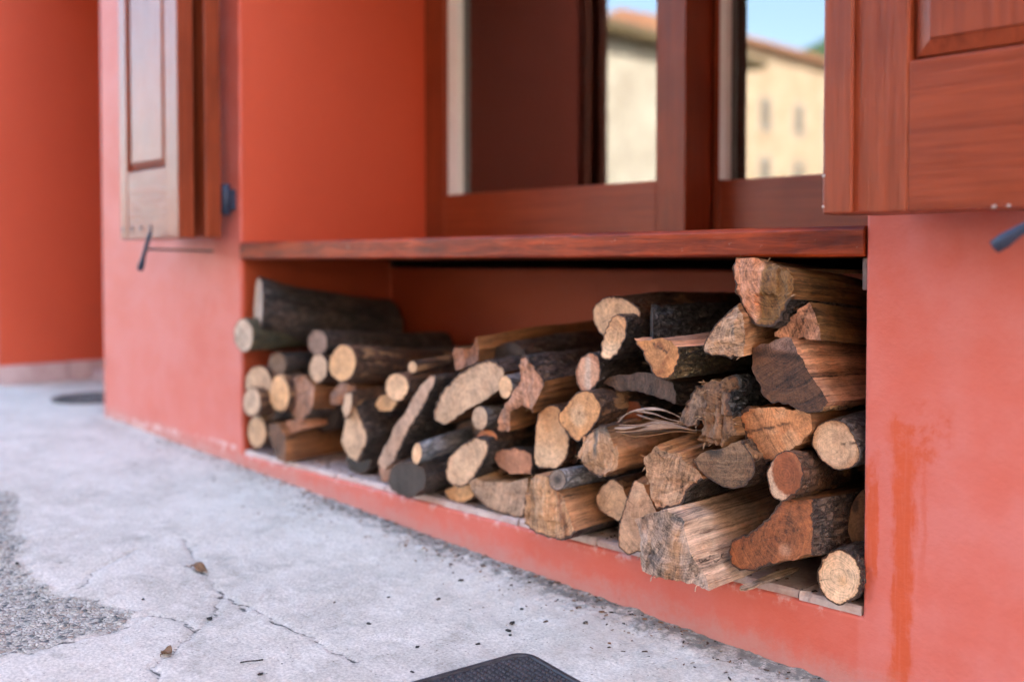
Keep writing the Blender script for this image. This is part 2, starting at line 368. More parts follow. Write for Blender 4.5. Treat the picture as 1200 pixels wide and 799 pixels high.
# ================================================================== GROUND
SLOPE = -.0463; G0 = -.006
def ground_z(x, y=0):
    xx = max(-3.15, min(4.0, x)); return G0 + SLOPE*xx
PATCH = [(-2.093,-.643),(-2.044,-.621),(-1.996,-.6),(-1.814,-.635),(-1.714,-.712),(-1.615,-.712),(-1.514,-.757),(-1.414,-.789),(-1.28,-.79),(-1.211,-.782),(-1.165,-.757),(-1.126,-.73),(-1.048,-.716),(-.991,-.778),(-1.002,-.844),(-.99,-.903),(-1.003,-.959),(-1.05,-1.12),(-1.5,-1.35),(-2.2,-1.2)]
CRACKS = [[(-.999,-.743),(-1.021,-.7),(-.993,-.679),(-.954,-.669),(-.895,-.672),(-.877,-.694),(-.852,-.723),(-.83,-.753)],
 [(-1.227,-.747),(-1.239,-.728),(-1.294,-.69),(-1.329,-.634),(-1.384,-.554)],
 [(-1.391,-.444),(-1.288,-.475),(-1.206,-.506),(-1.105,-.529),(-1.029,-.548),(-.982,-.555),(-.92,-.561)],
 [(-.895,-.672),(-.917,-.634),(-1.029,-.548)],
 [(-.83,-.753),(-.809,-.79),(-.778,-.796),(-.754,-.811),(-.739,-.806)],
 [(-.99,-.903),(-.986,-.85),(-.986,-.781),(-.999,-.743)],
 [(-1.088,-.534),(-.99,-.554),(-.918,-.542),(-.857,-.546),(-.778,-.543),(-.738,-.536),(-.671,-.541),(-.607,-.533)]]
def in_poly(px, py, poly):
    ins = np.zeros(px.shape, bool); n = len(poly)
    for i in range(n):
        x1, y1 = poly[i]; x2, y2 = poly[(i+1) % n]
        if y1 == y2: continue
        c = ((y1 > py) != (y2 > py)) & (px < (x2-x1)*(py-y1)/(y2-y1) + x1); ins ^= c
    return ins
def seg_dist(px, py, a, b):
    ax, ay = a; bx, by = b; dx, dy = bx-ax, by-ay; L = dx*dx+dy*dy+1e-12
    t = np.clip(((px-ax)*dx+(py-ay)*dy)/L, 0, 1)
    return np.hypot(px-ax-t*dx, py-ay-t*dy)
def build_ground():
    xs = np.concatenate([[-400,-200,-100,-60,-40,-25,-16,-10,-8,-6.5,-5.2], np.arange(-4.3,-2.2,.018), np.arange(-2.2,.35,.0065), [.45,.6,.9,1.3,2,3,4,6,10,20,40,100,250,400]])
    ys = np.concatenate([[-400,-200,-120,-80,-50,-30,-18,-11,-7,-5,-3.5,-2.6,-2,-1.6,-1.35], np.arange(-1.2,.03,.0065), np.arange(.04,.7,.03), [.9,2,6,12,30,100,400]])
    nx, ny = len(xs), len(ys)
    X, Y = np.meshgrid(xs, ys); px, py = X.ravel(), Y.ravel()
    Z = G0 + SLOPE*np.clip(px, -3.15, 4)
    patch = np.zeros_like(px); crack = np.zeros_like(px); dirt = np.zeros_like(px)
    vis = (px > -5) & (px < .5) & (py > -1.5) & (py < .65); idx = np.nonzero(vis)[0]
    vx, vy = px[idx], py[idx]
    # wobble the outlines so that nothing runs straight
    wob = np.array([noise.noise_vector((a*9, b*9, 0)) for a, b in zip(vx, vy)])
    wob2 = np.array([noise.noise_vector((a*40, b*40, 5)) for a, b in zip(vx, vy)])
    wx = vx + wob[:,0]*.018 + wob2[:,0]*.006; wy = vy + wob[:,1]*.018 + wob2[:,1]*.006
    ins = in_poly(wx, wy, PATCH); dmin = np.full(vx.shape, 9.)
    for i in range(len(PATCH)): dmin = np.minimum(dmin, seg_dist(wx, wy, PATCH[i], PATCH[(i+1) % len(PATCH)]))
    sgn = np.where(ins, dmin, -dmin); patch[idx] = np.clip(.5 + sgn/.07, 0, 1)
    cx = vx + wob2[:,0]*.009; cy = vy + wob2[:,1]*.009; cm = np.full(vx.shape, 9.)
    for c in CRACKS:
        for a, b in zip(c[:-1], c[1:]): cm = np.minimum(cm, seg_dist(cx, cy, a, b))
    crack[idx] = np.clip(1.0 - cm/.0068, 0, 1)
    dd = np.clip(1.12 - (-vy)/.20, 0, 1)*np.where(vx > -2.9, 1, 0)*np.clip((vx+2.6)/1.2, .25, 1)
    dirt[idx] = dd*.85
    h = np.array([noise.fractal((a*3.2, b*3.2, 1), 1, 2, 4)*.004 + noise.fractal((a*30, b*30, 3), 1, 2, 2)*.0009 for a, b in zip(vx, vy)])
    h += -patch[idx]*.005 + patch[idx]*np.abs(wob2[:,2])*.006 - crack[idx]*.005 + dirt[idx]*np.abs(wob2[:,2])*.008
    edge = np.clip(1-np.abs(sgn)/.02, 0, 1); h += edge*wob2[:,2]*.004
    Z[idx] += h
    me = bpy.data.meshes.new('ground')
    nf = (nx-1)*(ny-1); ii = np.arange(nf); r = ii//(nx-1); c = ii % (nx-1); a = r*nx + c
    quads = np.stack([a, a+1, a+nx+1, a+nx], 1)
    me.vertices.add(len(px)); me.vertices.foreach_set('co', np.stack([px, py, Z], 1).ravel())
    me.loops.add(nf*4); me.loops.foreach_set('vertex_index', quads.ravel())
    me.polygons.add(nf); me.polygons.foreach_set('loop_start', np.arange(0, nf*4, 4))
    me.polygons.foreach_set('use_smooth', np.ones(nf, bool))
    me.update(calc_edges=True)
    for n_, v_ in (('patch', patch), ('dirt', dirt), ('crack', crack)):
        me.attributes.new(n_, 'FLOAT', 'POINT').data.foreach_set('value', v_)
    me.materials.append(MAT['concrete'])
    o = bpy.data.objects.new('ground', me); COL.objects.link(o); o['kind'] = 'structure'
    o['label'] = 'pale grey cracked concrete pavement in front of the house'
build_ground()

# ================================================================== HOUSE
XL, XR = -1.912, 0.002               # niche and window opening
XC, XD = -2.876, -3.99               # door recess
ZN, ZS0, ZS1, ZW = .118, .686, .736, 2.06
house = empty('house', (-1.0, 0, 0), label='red plastered house front with wooden window above a firewood niche', category='house')
def cell_solid(name, xs, ys, zs, solid, mat):
    V, F, vid = [], [], {}
    def v(i, j, k):
        if (i, j, k) not in vid: vid[(i, j, k)] = len(V); V.append((xs[i], ys[j], zs[k]))
        return vid[(i, j, k)]
    nx, ny, nz = len(xs)-1, len(ys)-1, len(zs)-1
    def s(i, j, k):
        if not (0 <= i < nx and 0 <= j < ny and 0 <= k < nz): return False
        return solid((xs[i]+xs[i+1])/2, (ys[j]+ys[j+1])/2, (zs[k]+zs[k+1])/2)
    for i in range(nx):
        for j in range(ny):
            for k in range(nz):
                if not s(i, j, k): continue
                if not s(i-1, j, k): F.append((v(i,j,k), v(i,j,k+1), v(i,j+1,k+1), v(i,j+1,k)))
                if not s(i+1, j, k): F.append((v(i+1,j,k), v(i+1,j+1,k), v(i+1,j+1,k+1), v(i+1,j,k+1)))
                if not s(i, j-1, k): F.append((v(i,j,k), v(i+1,j,k), v(i+1,j,k+1), v(i,j,k+1)))
                if not s(i, j+1, k): F.append((v(i,j+1,k), v(i,j+1,k+1), v(i+1,j+1,k+1), v(i+1,j+1,k)))
                if not s(i, j, k-1): F.append((v(i,j,k), v(i,j+1,k), v(i+1,j+1,k), v(i+1,j,k)))
                if not s(i, j, k+1): F.append((v(i,j,k+1), v(i+1,j,k+1), v(i+1,j+1,k+1), v(i,j+1,k+1)))
    return mesh_obj(name, V, F, mat)
def solid(x, y, z):
    if XL < x < XR and 0 < y < .548 and ZN < z < ZS0: return False
    if XL < x < XR and 0 < y < .95 and ZS0 < z < ZW: return False
    if -2.5 < x < .6 and .95 < y < 4.5 and .3 < z < 2.6: return False
    if -2.5 < x < .6 and .548 < y < .95 and .660 < z < ZS0: return False      # dark gap behind the sill
    if XD < x < XC and 0 < y < .62 and z < 2.3: return False
    return True
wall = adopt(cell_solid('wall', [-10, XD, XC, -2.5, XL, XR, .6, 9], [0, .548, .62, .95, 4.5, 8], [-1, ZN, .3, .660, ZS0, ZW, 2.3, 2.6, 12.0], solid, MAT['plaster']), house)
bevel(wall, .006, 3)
boxes('roof', [(-10.6, 9.6, -.5, 8.6, 12.01, 12.25)], MAT['roof_tile'], house, .02)
# lining of the dark room behind the window
boxes('room_lining', [(-2.49, .59, 4.44, 4.49, .31, 2.59), (-2.49, -2.44, .96, 4.44, .31, 2.59), (.54, .59, .96, 4.44, .31, 2.59), (-2.44, .54, .96, 4.44, .31, .35)], MAT['room'], house, 0)
# ledge tiles: the floor of the niche
random.seed(3)
tx = XL + .002; k = 0
while tx < XR - .02:
    w = min(random.uniform(.205, .25), XR - .003 - tx)
    if XR - tx - w < .06: w = XR - .003 - tx
    f = random.uniform(-.001, .007); zt = .132 + random.uniform(-.002, .001)
    # uneven front edge
    n = 14; V = []; F = []
    for i in range(n+1):
        x = tx + w*i/n
        chip = max(0, noise.noise((x*45, 2.2, k)) - .18)*.022
        yf = f + noise.noise((x*30, .3, k))*.002 + .003
        V += [(x, yf, ZN), (x, yf + chip*.3, zt - .004 - chip*.4), (x, yf + .003 + chip, zt), (x, .545, zt), (x, .545, ZN)]
    for i in range(n):
        a = i*5
        for q in range(4): F.append((a+q, a+5+q, a+6+q, a+1+q))
    F.append((0, 1, 2, 3, 4)); b = n*5; F.append((b+4, b+3, b+2, b+1, b))
    adopt(mesh_obj('tile', V, F, MAT['tile']), house)
    tx += w + .005; k += 1
boxes('mortar_bed', [(XL+.001, XR-.001, .012, .544, ZN+.0005, .1265)], MAT['mortar'], house, 0)
# window sill board
def sill():
    n = 90; V = []; F = []
    prof = lambda x: [(.0, ZS0+.001), (-.004, ZS0+.005), (-.005, ZS1-.006), (.001, ZS1), (.94, ZS1), (.94, ZS0+.001)]
    for i in range(n+1):
        x = XL+.002 + (XR-XL-.004)*i/n
        for q, (y, z) in enumerate(prof(x)):
            d = noise.noise((x*7, q, 0))*.0012 + noise.noise((x*60, q*3, 4))*.0006
            V.append((x, y + d, z + d*.6))
    m_ = 6
    for i in range(n):
        for q in range(m_): F.append((i*m_+q, (i+1)*m_+q, (i+1)*m_+(q+1) % m_, i*m_+(q+1) % m_))
    F.append(tuple(range(m_))); F.append(tuple(n*m_+q for q in range(m_-1, -1, -1)))
    o = adopt(mesh_obj('window_sill', V, F, MAT['sill']), house); bevel(o, .0015, 2)
    o['label'] = 'deep red-brown wooden sill board over the firewood niche'; return o
sill()
boxes('sill_batten', [(XR-.010, XR-.001, .008, .05, ZS0-.052, ZS0-.001)], MAT['batten'], house, .002)
# sliding sashes
def sash(x0, x1, yf, yb, gy, stl, str_, bead):
    so = boxes('sash', [(x0, x0+stl, yf, yb, ZS1+.001, ZW-.002)], MAT['sash_v'], house, .003)
    a = x0+stl; b = x1-str_
    st = boxes('stile', [(b, x1, yf, yb, ZS1+.001, ZW-.002)], MAT['sash_v'], None, .003); st.parent = so
    for z0, z1 in ((ZS1+.001, .898), (ZW-.09, ZW-.002)):
        r = boxes('rail', [(a, b, yf+.002, yb-.002, z0, z1)], MAT['sash_h'], None, .003); r.parent = so
    p = boxes('pane', [(a-.004, b+.004, gy, gy+.006, .890, ZW-.082)], MAT['glass'], None, 0); p.parent = so
    p = boxes('pane', [(a-.004, b+.004, gy+.026, gy+.030, .890, ZW-.082)], MAT['glass'], None, 0); p.parent = so
    s = boxes('glazing_bead', [(a+.001, a+bead, gy-.028, gy-.0005, .899, ZW-.091)], MAT['spacer'], None, .002); s.parent = so
    return so
sash(XL+.003, -.844, .69, .812, .735, .097, .097, .05)
sash(-.842, XR-.003, .8135, .88, .835, .022, .09, .022)

def shutter_leaf(x0, x1, yf, yb, z0, z1, st_l, st_r, rb, mv, label=None, strip=None, fade=None):
    th = yb-yf
    L = [(x0, x0+st_l, yf, yb, z0, z1), (x1-st_r, x1, yf, yb, z0, z1)]
    leaf = boxes('shutter_leaf', L, mv[0], house, .003)
    if label: leaf['label'] = label
    def kid(o): o.parent = leaf; return o
    a, b = x0+st_l, x1-st_r
    kid(boxes('rail', [(a, b, yf+.0015, yb-.0015, z0+.0005, z0+rb)], mv[1], None, .002))
    kid(boxes('rail', [(a, b, yf+.0015, yb-.0015, z1-.10, z1-.0005)], mv[1], None, .002))
    # raised panel: sunk margin, bevel, flat field
    pz0, pz1 = z0+rb, z1-.10
    V, F = [], []
    for y, i in ((yf+.020, 0), (yf+.020, .005), (yf+.012, .006), (yf+.006, .026), (yf+.003, .0275)):
        V += [(a+i, y, pz0+i), (b-i, y, pz0+i), (b-i, y, pz1-i), (a+i, y, pz1-i)]
    for r in range(4):
        for q in range(4):
            q2 = (q+1) % 4; F.append((r*4+q, r*4+q2, r*4+4+q2, r*4+4+q))
    F.append((16, 17, 18, 19))
    V += [(a, yb-.004, pz0), (b, yb-.004, pz0), (b, yb-.004, pz1), (a, yb-.004, pz1)]; F.append((23, 22, 21, 20))
    for q in range(4): F.append((20+q, 20+(q+1) % 4, (q+1) % 4, q))
    kid(mesh_obj('panel', V, F, mv[0]))
    if strip: kid(boxes('cover_strip', [(strip[0], strip[1], yf-.009, yf-.0005, z0+.0005, z1-.001)], mv[0], None, .003))
    return leaf
SH = (MAT['shut_v'], MAT['shut_h'])
ZB, ZT = .746, 2.08
lf = shutter_leaf(-2.302, -1.924, -.184, -.136, ZB, ZT, .05, .075, .20, SH, 'outer shutter leaf folded back beside the door recess')
for i in range(4):        # row of four small dark screw plugs in the bottom rail
    x = -2.285 + i*.062
    V = [(x+.006*math.cos(t*math.pi/6), -.1848, .778+.008*math.sin(t*math.pi/6)) for t in range(12)] + [(x+.006*math.cos(t*math.pi/6), -.178, .778+.008*math.sin(t*math.pi/6)) for t in range(12)]
    o = mesh_obj('screw_plug', V, [tuple(range(12))] + [(t, (t+1) % 12, 12+(t+1) % 12, 12+t) for t in range(12)], MAT['iron']); o.parent = lf
shutter_leaf(-2.33, -1.932, -.098, -.048, ZB+.002, ZT, .06, .075, .20, SH)
near_leaf = shutter_leaf(.028, .50, -.170, -.124, ZB, ZT, .116, .075, .202, SH, 'outer shutter leaf folded back on the near side of the window', strip=(.024, .068))
shutter_leaf(.034, .505, -.106, -.046, ZB+.002, ZT, .10, .075, .20, SH)
for x, z, r_ in ((.026, .801, .0028), (.026, .757, .0024), (.258, .7485, .0034), (.276, .749, .0026)):      # bare chips on the near leaf's arris
    V = []; F = []
    for i in range(5):
        for k in range(9):
            a = math.pi*i/4; t = 2*math.pi*k/9; q = r_*(1+.35*noise.noise((x*90+i, z*80+k, 0)))
            V.append((x+q*math.sin(a)*math.cos(t), -.1715-(.008 if x < .07 else 0)-.0018*math.cos(a), z+q*.8*math.sin(a)*math.sin(t)))
    for i in range(4):
        for k in range(9): F.append((i*9+k, i*9+(k+1) % 9, (i+1)*9+(k+1) % 9, (i+1)*9+k))
    o = mesh_obj('paint_chip', V, F, MAT['chip']); o.parent = near_leaf
for lf_, x0, x1, y0, y1 in ((lf, -2.318, -2.296, -.1355, -.0985), (near_leaf, .478, .500, -.1235, -.1065)):      # strip added between the folded leaves to block light and darken the gap
    o = boxes('gap_blocker', [(x0, x1, y0, y1, ZB+.004, ZT-.004)], MAT['shut_v'], None, .002); o.parent = lf_
# iron fittings
for x, zz in ((-1.945, .860), (-1.945, 1.85), (.030, 1.85)):
    h = tube('hinge', [(x, -.028, zz-.045), (x, -.028, zz-.043), (x, -.028, zz+.043), (x, -.028, zz+.045)], [.008, .014, .014, .008], MAT['iron'], house, 14)
    pl = boxes('hinge_plate', [(x-.02, x+.014, -.016, -.001, zz-.03, zz+.03)], MAT['iron'], None, .002); pl.parent = h; pl.matrix_parent_inverse = Matrix.Identity(4)
def catch(x, y, z, p0, p1):
    c = tube('shutter_catch', [(x, .02, z-.004), (x, y*.5, z-.002), (x, y, z), (x, y-.006, z)], .0034, MAT['iron_dark'], house, 10)
    n = 8; pts = []
    P0, P1 = Vector(p0), Vector(p1)
    for i in range(n+1):
        t = i/n; q = P0.lerp(P1, t); q.z += math.sin(t*math.pi)*.004*(1 if p1[0] > p0[0] else -1); pts.append(q)
    rad = [.013, .014, .011, .009, .009, .009, .009, .010, .006]
    b = tube('catch_lever', pts, [r*.68 for r in rad], MAT['iron'], None, 12); b.parent = c; b.matrix_parent_inverse = Matrix.Identity(4)
catch(-2.076, -.205, .716, (-2.117, -.207, .657), (-2.047, -.207, .766))
catch(.318, -.20, .722, (.272, -.205, .697), (.365, -.205, .750))
# door recess: plank door, skirting tiles, drain
for i in range(6):
    w = (XC-XD)/6; boxes('door_plank', [(XD+w*i+.002, XD+w*(i+1)-.002, .565, .61, .19, 2.29)], MAT['door'], house, .003)
yy = -.002
for w in (.30, .28):
    boxes('skirting_tile', [(XD+.0005, XD+.013, yy+.002, yy+w, .11, .226)], MAT['skirt'], house, .002); yy += w+.003
boxes('threshold', [(XD+.014, XC-.001, .40, .62, .08, .185)], MAT['skirt'], house, .004)

# drain cover in the pavement by the door recess
dr = empty('drain_cover', (-3.27, .12, ground_z(-3.27)), label='dark iron drain cover in the pavement at the door recess', category='drain cover')
zz = ground_z(-3.27) + .004
def ring(name, r0, r1, z0, z1, mat, parent, n=36):
    V, F = [], []
    for k in range(n):
        t = 2*math.pi*k/n; c, s_ = math.cos(t), math.sin(t)
        V += [(r0*c, r0*s_, z0), (r1*c, r1*s_, z0), (r1*c, r1*s_, z1), (r0*c, r0*s_, z1)]
    for k in range(n):
        a, b = k*4, ((k+1) % n)*4
        for q in range(4): F.append((a+q, b+q, b+(q+1) % 4, a+(q+1) % 4))
    o = mesh_obj(name, V, F, mat); o.parent = parent; return o
ring('rim', .125, .15, -.02, .010, MAT['iron_dark'], dr)
for i in range(7):
    y = -.105 + i*.035; hw = math.sqrt(max(.0001, .125**2 - y*y))
    b = boxes('bar', [(-hw, hw, y-.010, y+.010, -.015, .007)], MAT['iron_dark'], None, .002); b.parent = dr

# ================================================================== WORLD SEEN IN THE PANES, AND UNSEEN THINGS ADDED FOR THE LIGHT
def block(name, x0, x1, y0, y1, h, mat, roofm, label, face_rows, cols, zbase=0, over=.6, pitch=2.0):
    e = empty(name, ((x0+x1)/2, (y0+y1)/2, zbase), label=label, category='building')
    boxes('wall', [(x0, x1, y0, y1, zbase-2, h)], mat, e, .02)
    V = [(x0-over, y0-over, h), (x1+over, y0-over, h), (x1+over, y1+over, h), (x0-over, y1+over, h), ((x0+x1)/2, y0-over, h+pitch), ((x0+x1)/2, y1+over, h+pitch),
         (x0-over, y0-over, h+.25), (x1+over, y0-over, h+.25), (x1+over, y1+over, h+.25), (x0-over, y1+over, h+.25)]
    rf = adopt(mesh_obj('roof', V, [(3,2,1,0), (0,1,7,6), (1,2,8,7), (2,3,9,8), (3,0,6,9), (7,8,5,4), (9,6,4,5), (6,7,4), (8,9,5)], roofm), e)
    for zc in face_rows:
        for yc in cols:      # windows on the side that faces +X
            f = adopt(boxes('window', [(x1-.1, x1+.06, yc-.62, yc-.5, zc-.8, zc+.8), (x1-.1, x1+.06, yc+.5, yc+.62, zc-.8, zc+.8), (x1-.1, x1+.10, yc-.7, yc+.7, zc-.92, zc-.8), (x1-.1, x1+.06, yc-.62, yc+.62, zc+.8, zc+.92)], MAT['facade_stone'], None, 0), e)
            p = boxes('pane', [(x1-.05, x1+.02, yc-.5, yc+.5, zc-.8, zc+.8)], MAT['pane_dark'], None, 0); p.parent = f
    return e
block('unseen_blocker_house', -3.7, 13, -13, -5.6, 6.4, MAT['facade_grey'], MAT['roof_tile'], 'unseen grey-brown house added behind the viewer to block low light', (1.6,), (-9,), pitch=1.6)  # unseen house, added to block horizon light and darken the niche
V = []; F = []
for i, x in enumerate((-80, -3.15, 4, 60)):
    for y in (-60, -1.32): V.append((x, y, ground_z(x)+.006))
for i in range(3): F.append((i*2, i*2+2, i*2+3, i*2+1))
mesh_obj('unseen_road', V, F, MAT['asphalt'], None, kind='structure')  # unseen dark asphalt, added to cut light bouncing up into the niche
block('stone_house', -31, -20, -29, -16, 7.7, MAT['facade_cream'], MAT['roof_wood'], 'cream house with dark eaves mirrored in the larger window pane', (2.2, 5.2), (-26.5, -19), pitch=2.6)
block('apartment_house', -42, -30, -64, -42, 12.4, MAT['facade_peach'], MAT['roof_tile'], 'peach house with terracotta roof mirrored in the narrow window pane', (2.5, 5.6, 8.9), (-61, -57.4, -53.8, -50.2, -46.6), pitch=2.4)
def hill():
    V, F = [], []; n, mth = 40, 14; c = Vector((-120, -330, -3))
    for j in range(mth+1):
        r = j/mth
        for i in range(n):
            t = 2*math.pi*i/n
            x = c.x + 260*r*math.cos(t); y = c.y + 200*r*math.sin(t)
            z = c.z + 92*(math.cos(r*math.pi)*.5+.5)*(1+.25*noise.noise((x*.012, y*.012, 0))) + (1-r)*6*noise.noise((x*.05, y*.05, 3))
            V.append((x, y, z))
    for j in range(mth):
        for i in range(n):
            a = j*n+i; b = j*n+(i+1) % n; F.append((a, b, b+n, a+n))
    o = mesh_obj('hill', V, F, MAT['hill'], None, True, kind='structure')
hill()

# ================================================================== FIREWOOD
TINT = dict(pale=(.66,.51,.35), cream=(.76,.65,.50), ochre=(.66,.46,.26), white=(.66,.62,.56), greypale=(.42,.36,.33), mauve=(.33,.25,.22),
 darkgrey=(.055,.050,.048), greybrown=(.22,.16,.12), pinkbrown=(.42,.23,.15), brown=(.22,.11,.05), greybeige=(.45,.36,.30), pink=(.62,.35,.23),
 pinkpale=(.62,.43,.33), peach=(.68,.41,.19), orange=(.50,.19,.06), orangetan=(.62,.33,.13), greydark=(.15,.11,.09), redbrown=(.30,.10,.04),
 tan=(.62,.40,.23), tanpale=(.64,.43,.25), palestain=(.62,.43,.27), palestreak=(.62,.44,.28), pinkmoss=(.58,.33,.22), darksawn=(.125,.062,.030),
 orangering=(.62,.33,.16), fibre=(.30,.18,.09), chip=(.42,.32,.25), fibregrey=(.24,.165,.10), palecrack=(.72,.56,.40), rustcrescent=(.30,.105,.04),
 redsawn=(.30,.115,.040), weathered=(.50,.42,.37), pithgrey=(.20,.175,.165), palebean=(.64,.45,.27), greywhite=(.60,.52,.44),
 brownsplit=(.28,.15,.07), pinksplit=(.62,.38,.27), palesplit=(.50,.37,.24), palebrown=(.44,.27,.16), tansplit=(.50,.31,.18), mosssplit=(.20,.12,.05),
 weathersplit=(.56,.46,.39), greysplit=(.20,.17,.14))
def lerp3(a, b, t): return tuple(x+(y-x)*t for x, y in zip(a, b))
def sst(x, a, b):
    t = max(0., min(1., (x-a)/(b-a) if a != b else 0)); return t*t*(3-2*t)
def end_colour(kind, u, v, r, nz):
    """u, v in -1..1 over the end's own box (u to the right, v up), r = radius 0..1, nz = slow noise"""
    c = TINT[kind]
    if kind == 'palestain':
        band = sst(abs(u + .08 + nz*.12 + v*.05), .17, .07)*sst(v, -.35, -.05) + .8*sst(v, .60, .85)
        return lerp3(c, (.085, .11, .12), min(1, band)*.85)
    if kind == 'rustcrescent':
        d = math.hypot(u-.22, (v-.16)); c = lerp3(c, (.62, .50, .40), sst(d, .88, .98))
        return lerp3(c, (.48, .22, .10), .5*sst(r, .82, .95)*(u > 0))
    if kind == 'palebean': return lerp3(lerp3(c, (.72, .60, .44), sst(v, .0, -.6)), (.50, .28, .12), .6*sst(v+nz*.5, .15, .6))
    if kind == 'peach': return lerp3(lerp3(c, (.74, .56, .36), sst(r + nz*.3, .6, .25)), (.15, .07, .03), .9*sst(math.hypot(u, v-.12), .09, .04))
    if kind == 'weathered':
        c = lerp3(c, (.50, .30, .15), .85*sst(abs(u-.12-v*.1+nz*.2), .30, .08)*sst(v, .75, .3))
        c = lerp3(c, (.10, .09, .095), .75*sst(nz, .05, .35)*sst(u, .15, -.1))
        return lerp3(c, (.10, .13, .16), .8*sst(abs(v-.72+nz*.1), .12, .03)*sst(u, -.2, .1))
    if kind == 'darksawn':
        c = lerp3(c, (.36, .26, .25), .8*sst(v + u*.1 - u*.0, .52, .70)*sst(nz, -.5, .1)); return lerp3(c, (.035, .02, .012), .6*sst(abs(v-.47), .10, .03))
    if kind == 'redsawn':
        c = lerp3(c, (.42, .26, .18), .8*sst(math.hypot(u-.35, v+.30), .22, .05)); c = lerp3(c, (.46, .22, .09), .7*sst(u, .90, .99))
        return lerp3(c, (.11, .045, .02), .6*sst(nz, .1, .4))
    if kind == 'pinkmoss':
        c = lerp3(c, (.66, .45, .34), sst(nz, .05, .3)); return lerp3(c, (.26, .16, .06), sst(u - v*.12, -.12, .0))
    if kind == 'pithgrey': return lerp3(lerp3(c, (.05, .045, .042), sst(r, .55, .2)), (.32, .30, .29), .7*sst(abs(r-.75), .14, .02))
    if kind == 'cream': return lerp3(c, (.50, .31, .14), .6*sst(math.hypot(u-.15, v+.1) + nz*.2, .35, .05))
    if kind == 'palecrack':
        c = lerp3(c, (.55, .30, .12), .5*sst(r + nz*.2, .75, .95)); return lerp3(c, (.03, .02, .015), sst(abs(v-.08-.25*(u-.4)+nz*.03), .05, .02)*sst(u, .22, .32)*sst(u, .95, .85))
    if kind == 'orangering':
        c = lerp3(c, (.70, .48, .30), .7*sst(nz, 0, .3)); return lerp3(c, (.05, .025, .015), .9*sst(abs(v-.22-.42*(u+.2)+nz*.06), .055, .02)*sst(u, .45, .35))
    if kind == 'orangetan': return lerp3(lerp3(c, (.30, .11, .03), .75*sst(nz, .1, .38)), (.04, .02, .01), .9*sst(abs(v-.45+.6*(u-.2)), .055, .02)*sst(abs(u-.18), .38, .30))
    if kind == 'pinkpale': return lerp3(lerp3(c, (.66, .60, .56), sst(abs(u-nz*.3), .35, .1)), (.42, .18, .10), .6*sst(r, .75, .95))
    if kind == 'palestreak': return lerp3(c, (.34, .17, .09), .75*sst(abs(u-.42+v*.25+nz*.15), .14, .03) + .4*sst(nz, .15, .4)*(u > 0))
    if kind in ('tan', 'tanpale'): return lerp3(c, (.68, .52, .36), .6*sst(nz, 0, .4))
    if kind == 'fibregrey': return lerp3(c, (.05, .045, .045), .85*sst(math.hypot(u+.3, v-.45), .38, .2))
    if kind == 'greypale': return lerp3(c, (.62, .55, .47), sst(u, -.2, -.7))
    if kind in ('pink', 'pinkbrown'): return lerp3(c, tuple(x*1.25 for x in c), sst(nz, 0, .4))
    return lerp3(c, tuple(x*.72 for x in c), .7*sst(nz, .05, .45))
BARK_AMP = dict(black=.0030, dark=.0028, crack=.0050, brown=.0022, brownpatch=.0022, grey=.0012, bluegrey=.0010, silver=.0010, lichen=.0034, moss=.0025, mossy=.0034, purple=.0028)
BARK_RIM = dict(black=.0042, dark=.0036, crack=.006, brown=.0030, brownpatch=.0032, grey=.0022, bluegrey=.0018, silver=.0020, lichen=.0048, moss=.0026, mossy=.0030, purple=.0080)

ANG = dict(E7=.25, D4=1.0, E4=1.45, D2=1.3, D6=-.15, C12=-.1, C15=.15, E14=-.1, E3=-.5, D1=-.5, B12=-.25)      # which way the torn fibres run on an end
def outline(poly, ty, step):
    """dense closed outline; bark runs are rounded, split runs stay straight; returns points, types, corner flags"""
    n = len(poly); P = [Vector((a, b)) for a, b in poly]; pts, tys = [], []
    for i in range(n):
        p1, p2 = P[i], P[(i+1) % n]
        m = max(1, round((p2-p1).length/step))
        p0 = P[i-1] if ty[i-1] == 'b' else p1*2 - p2
        p3 = P[(i+2) % n] if ty[(i+1) % n] == 'b' else p2*2 - p1
        for k in range(m):
            t = k/m
            if ty[i] == 'b':
                q = .5*((2*p1) + (p2-p0)*t + (2*p0-5*p1+4*p2-p3)*t*t + (3*p1-p0-3*p2+p3)*t**3)
            else: q = p1.lerp(p2, t)
            pts.append(q); tys.append(ty[i])
    return pts, tys

def set_attrs(me, wp, tint=None, rim=None, bc=None, grit=1., ang=0.):
    w_ = np.asarray(wp, np.float32); c_, s_ = math.cos(ang), math.sin(ang)
    me.attributes.new('sp', 'FLOAT_VECTOR', 'POINT').data.foreach_set('vector', np.stack([w_[:, 0]*c_-w_[:, 1]*s_, w_[:, 0]*s_+w_[:, 1]*c_, w_[:, 2]*0], 1).ravel())
    me.attributes.new('grit', 'FLOAT', 'POINT').data.foreach_set('value', np.full(len(wp), grit, np.float32))
    me.attributes.new('wp', 'FLOAT_VECTOR', 'POINT').data.foreach_set('vector', np.asarray(wp, np.float32).ravel())
    if tint is not None:
        t = np.ones((len(tint), 4), np.float32); t[:, :3] = tint
        me.attributes.new('tint', 'FLOAT_COLOR', 'POINT').data.foreach_set('color', t.ravel())
    if rim is not None: me.attributes.new('rim', 'FLOAT', 'POINT').data.foreach_set('value', np.asarray(rim, np.float32))
    if bc is not None: me.attributes.new('bc', 'FLOAT_VECTOR', 'POINT').data.foreach_set('vector', np.asarray(bc, np.float32).ravel())

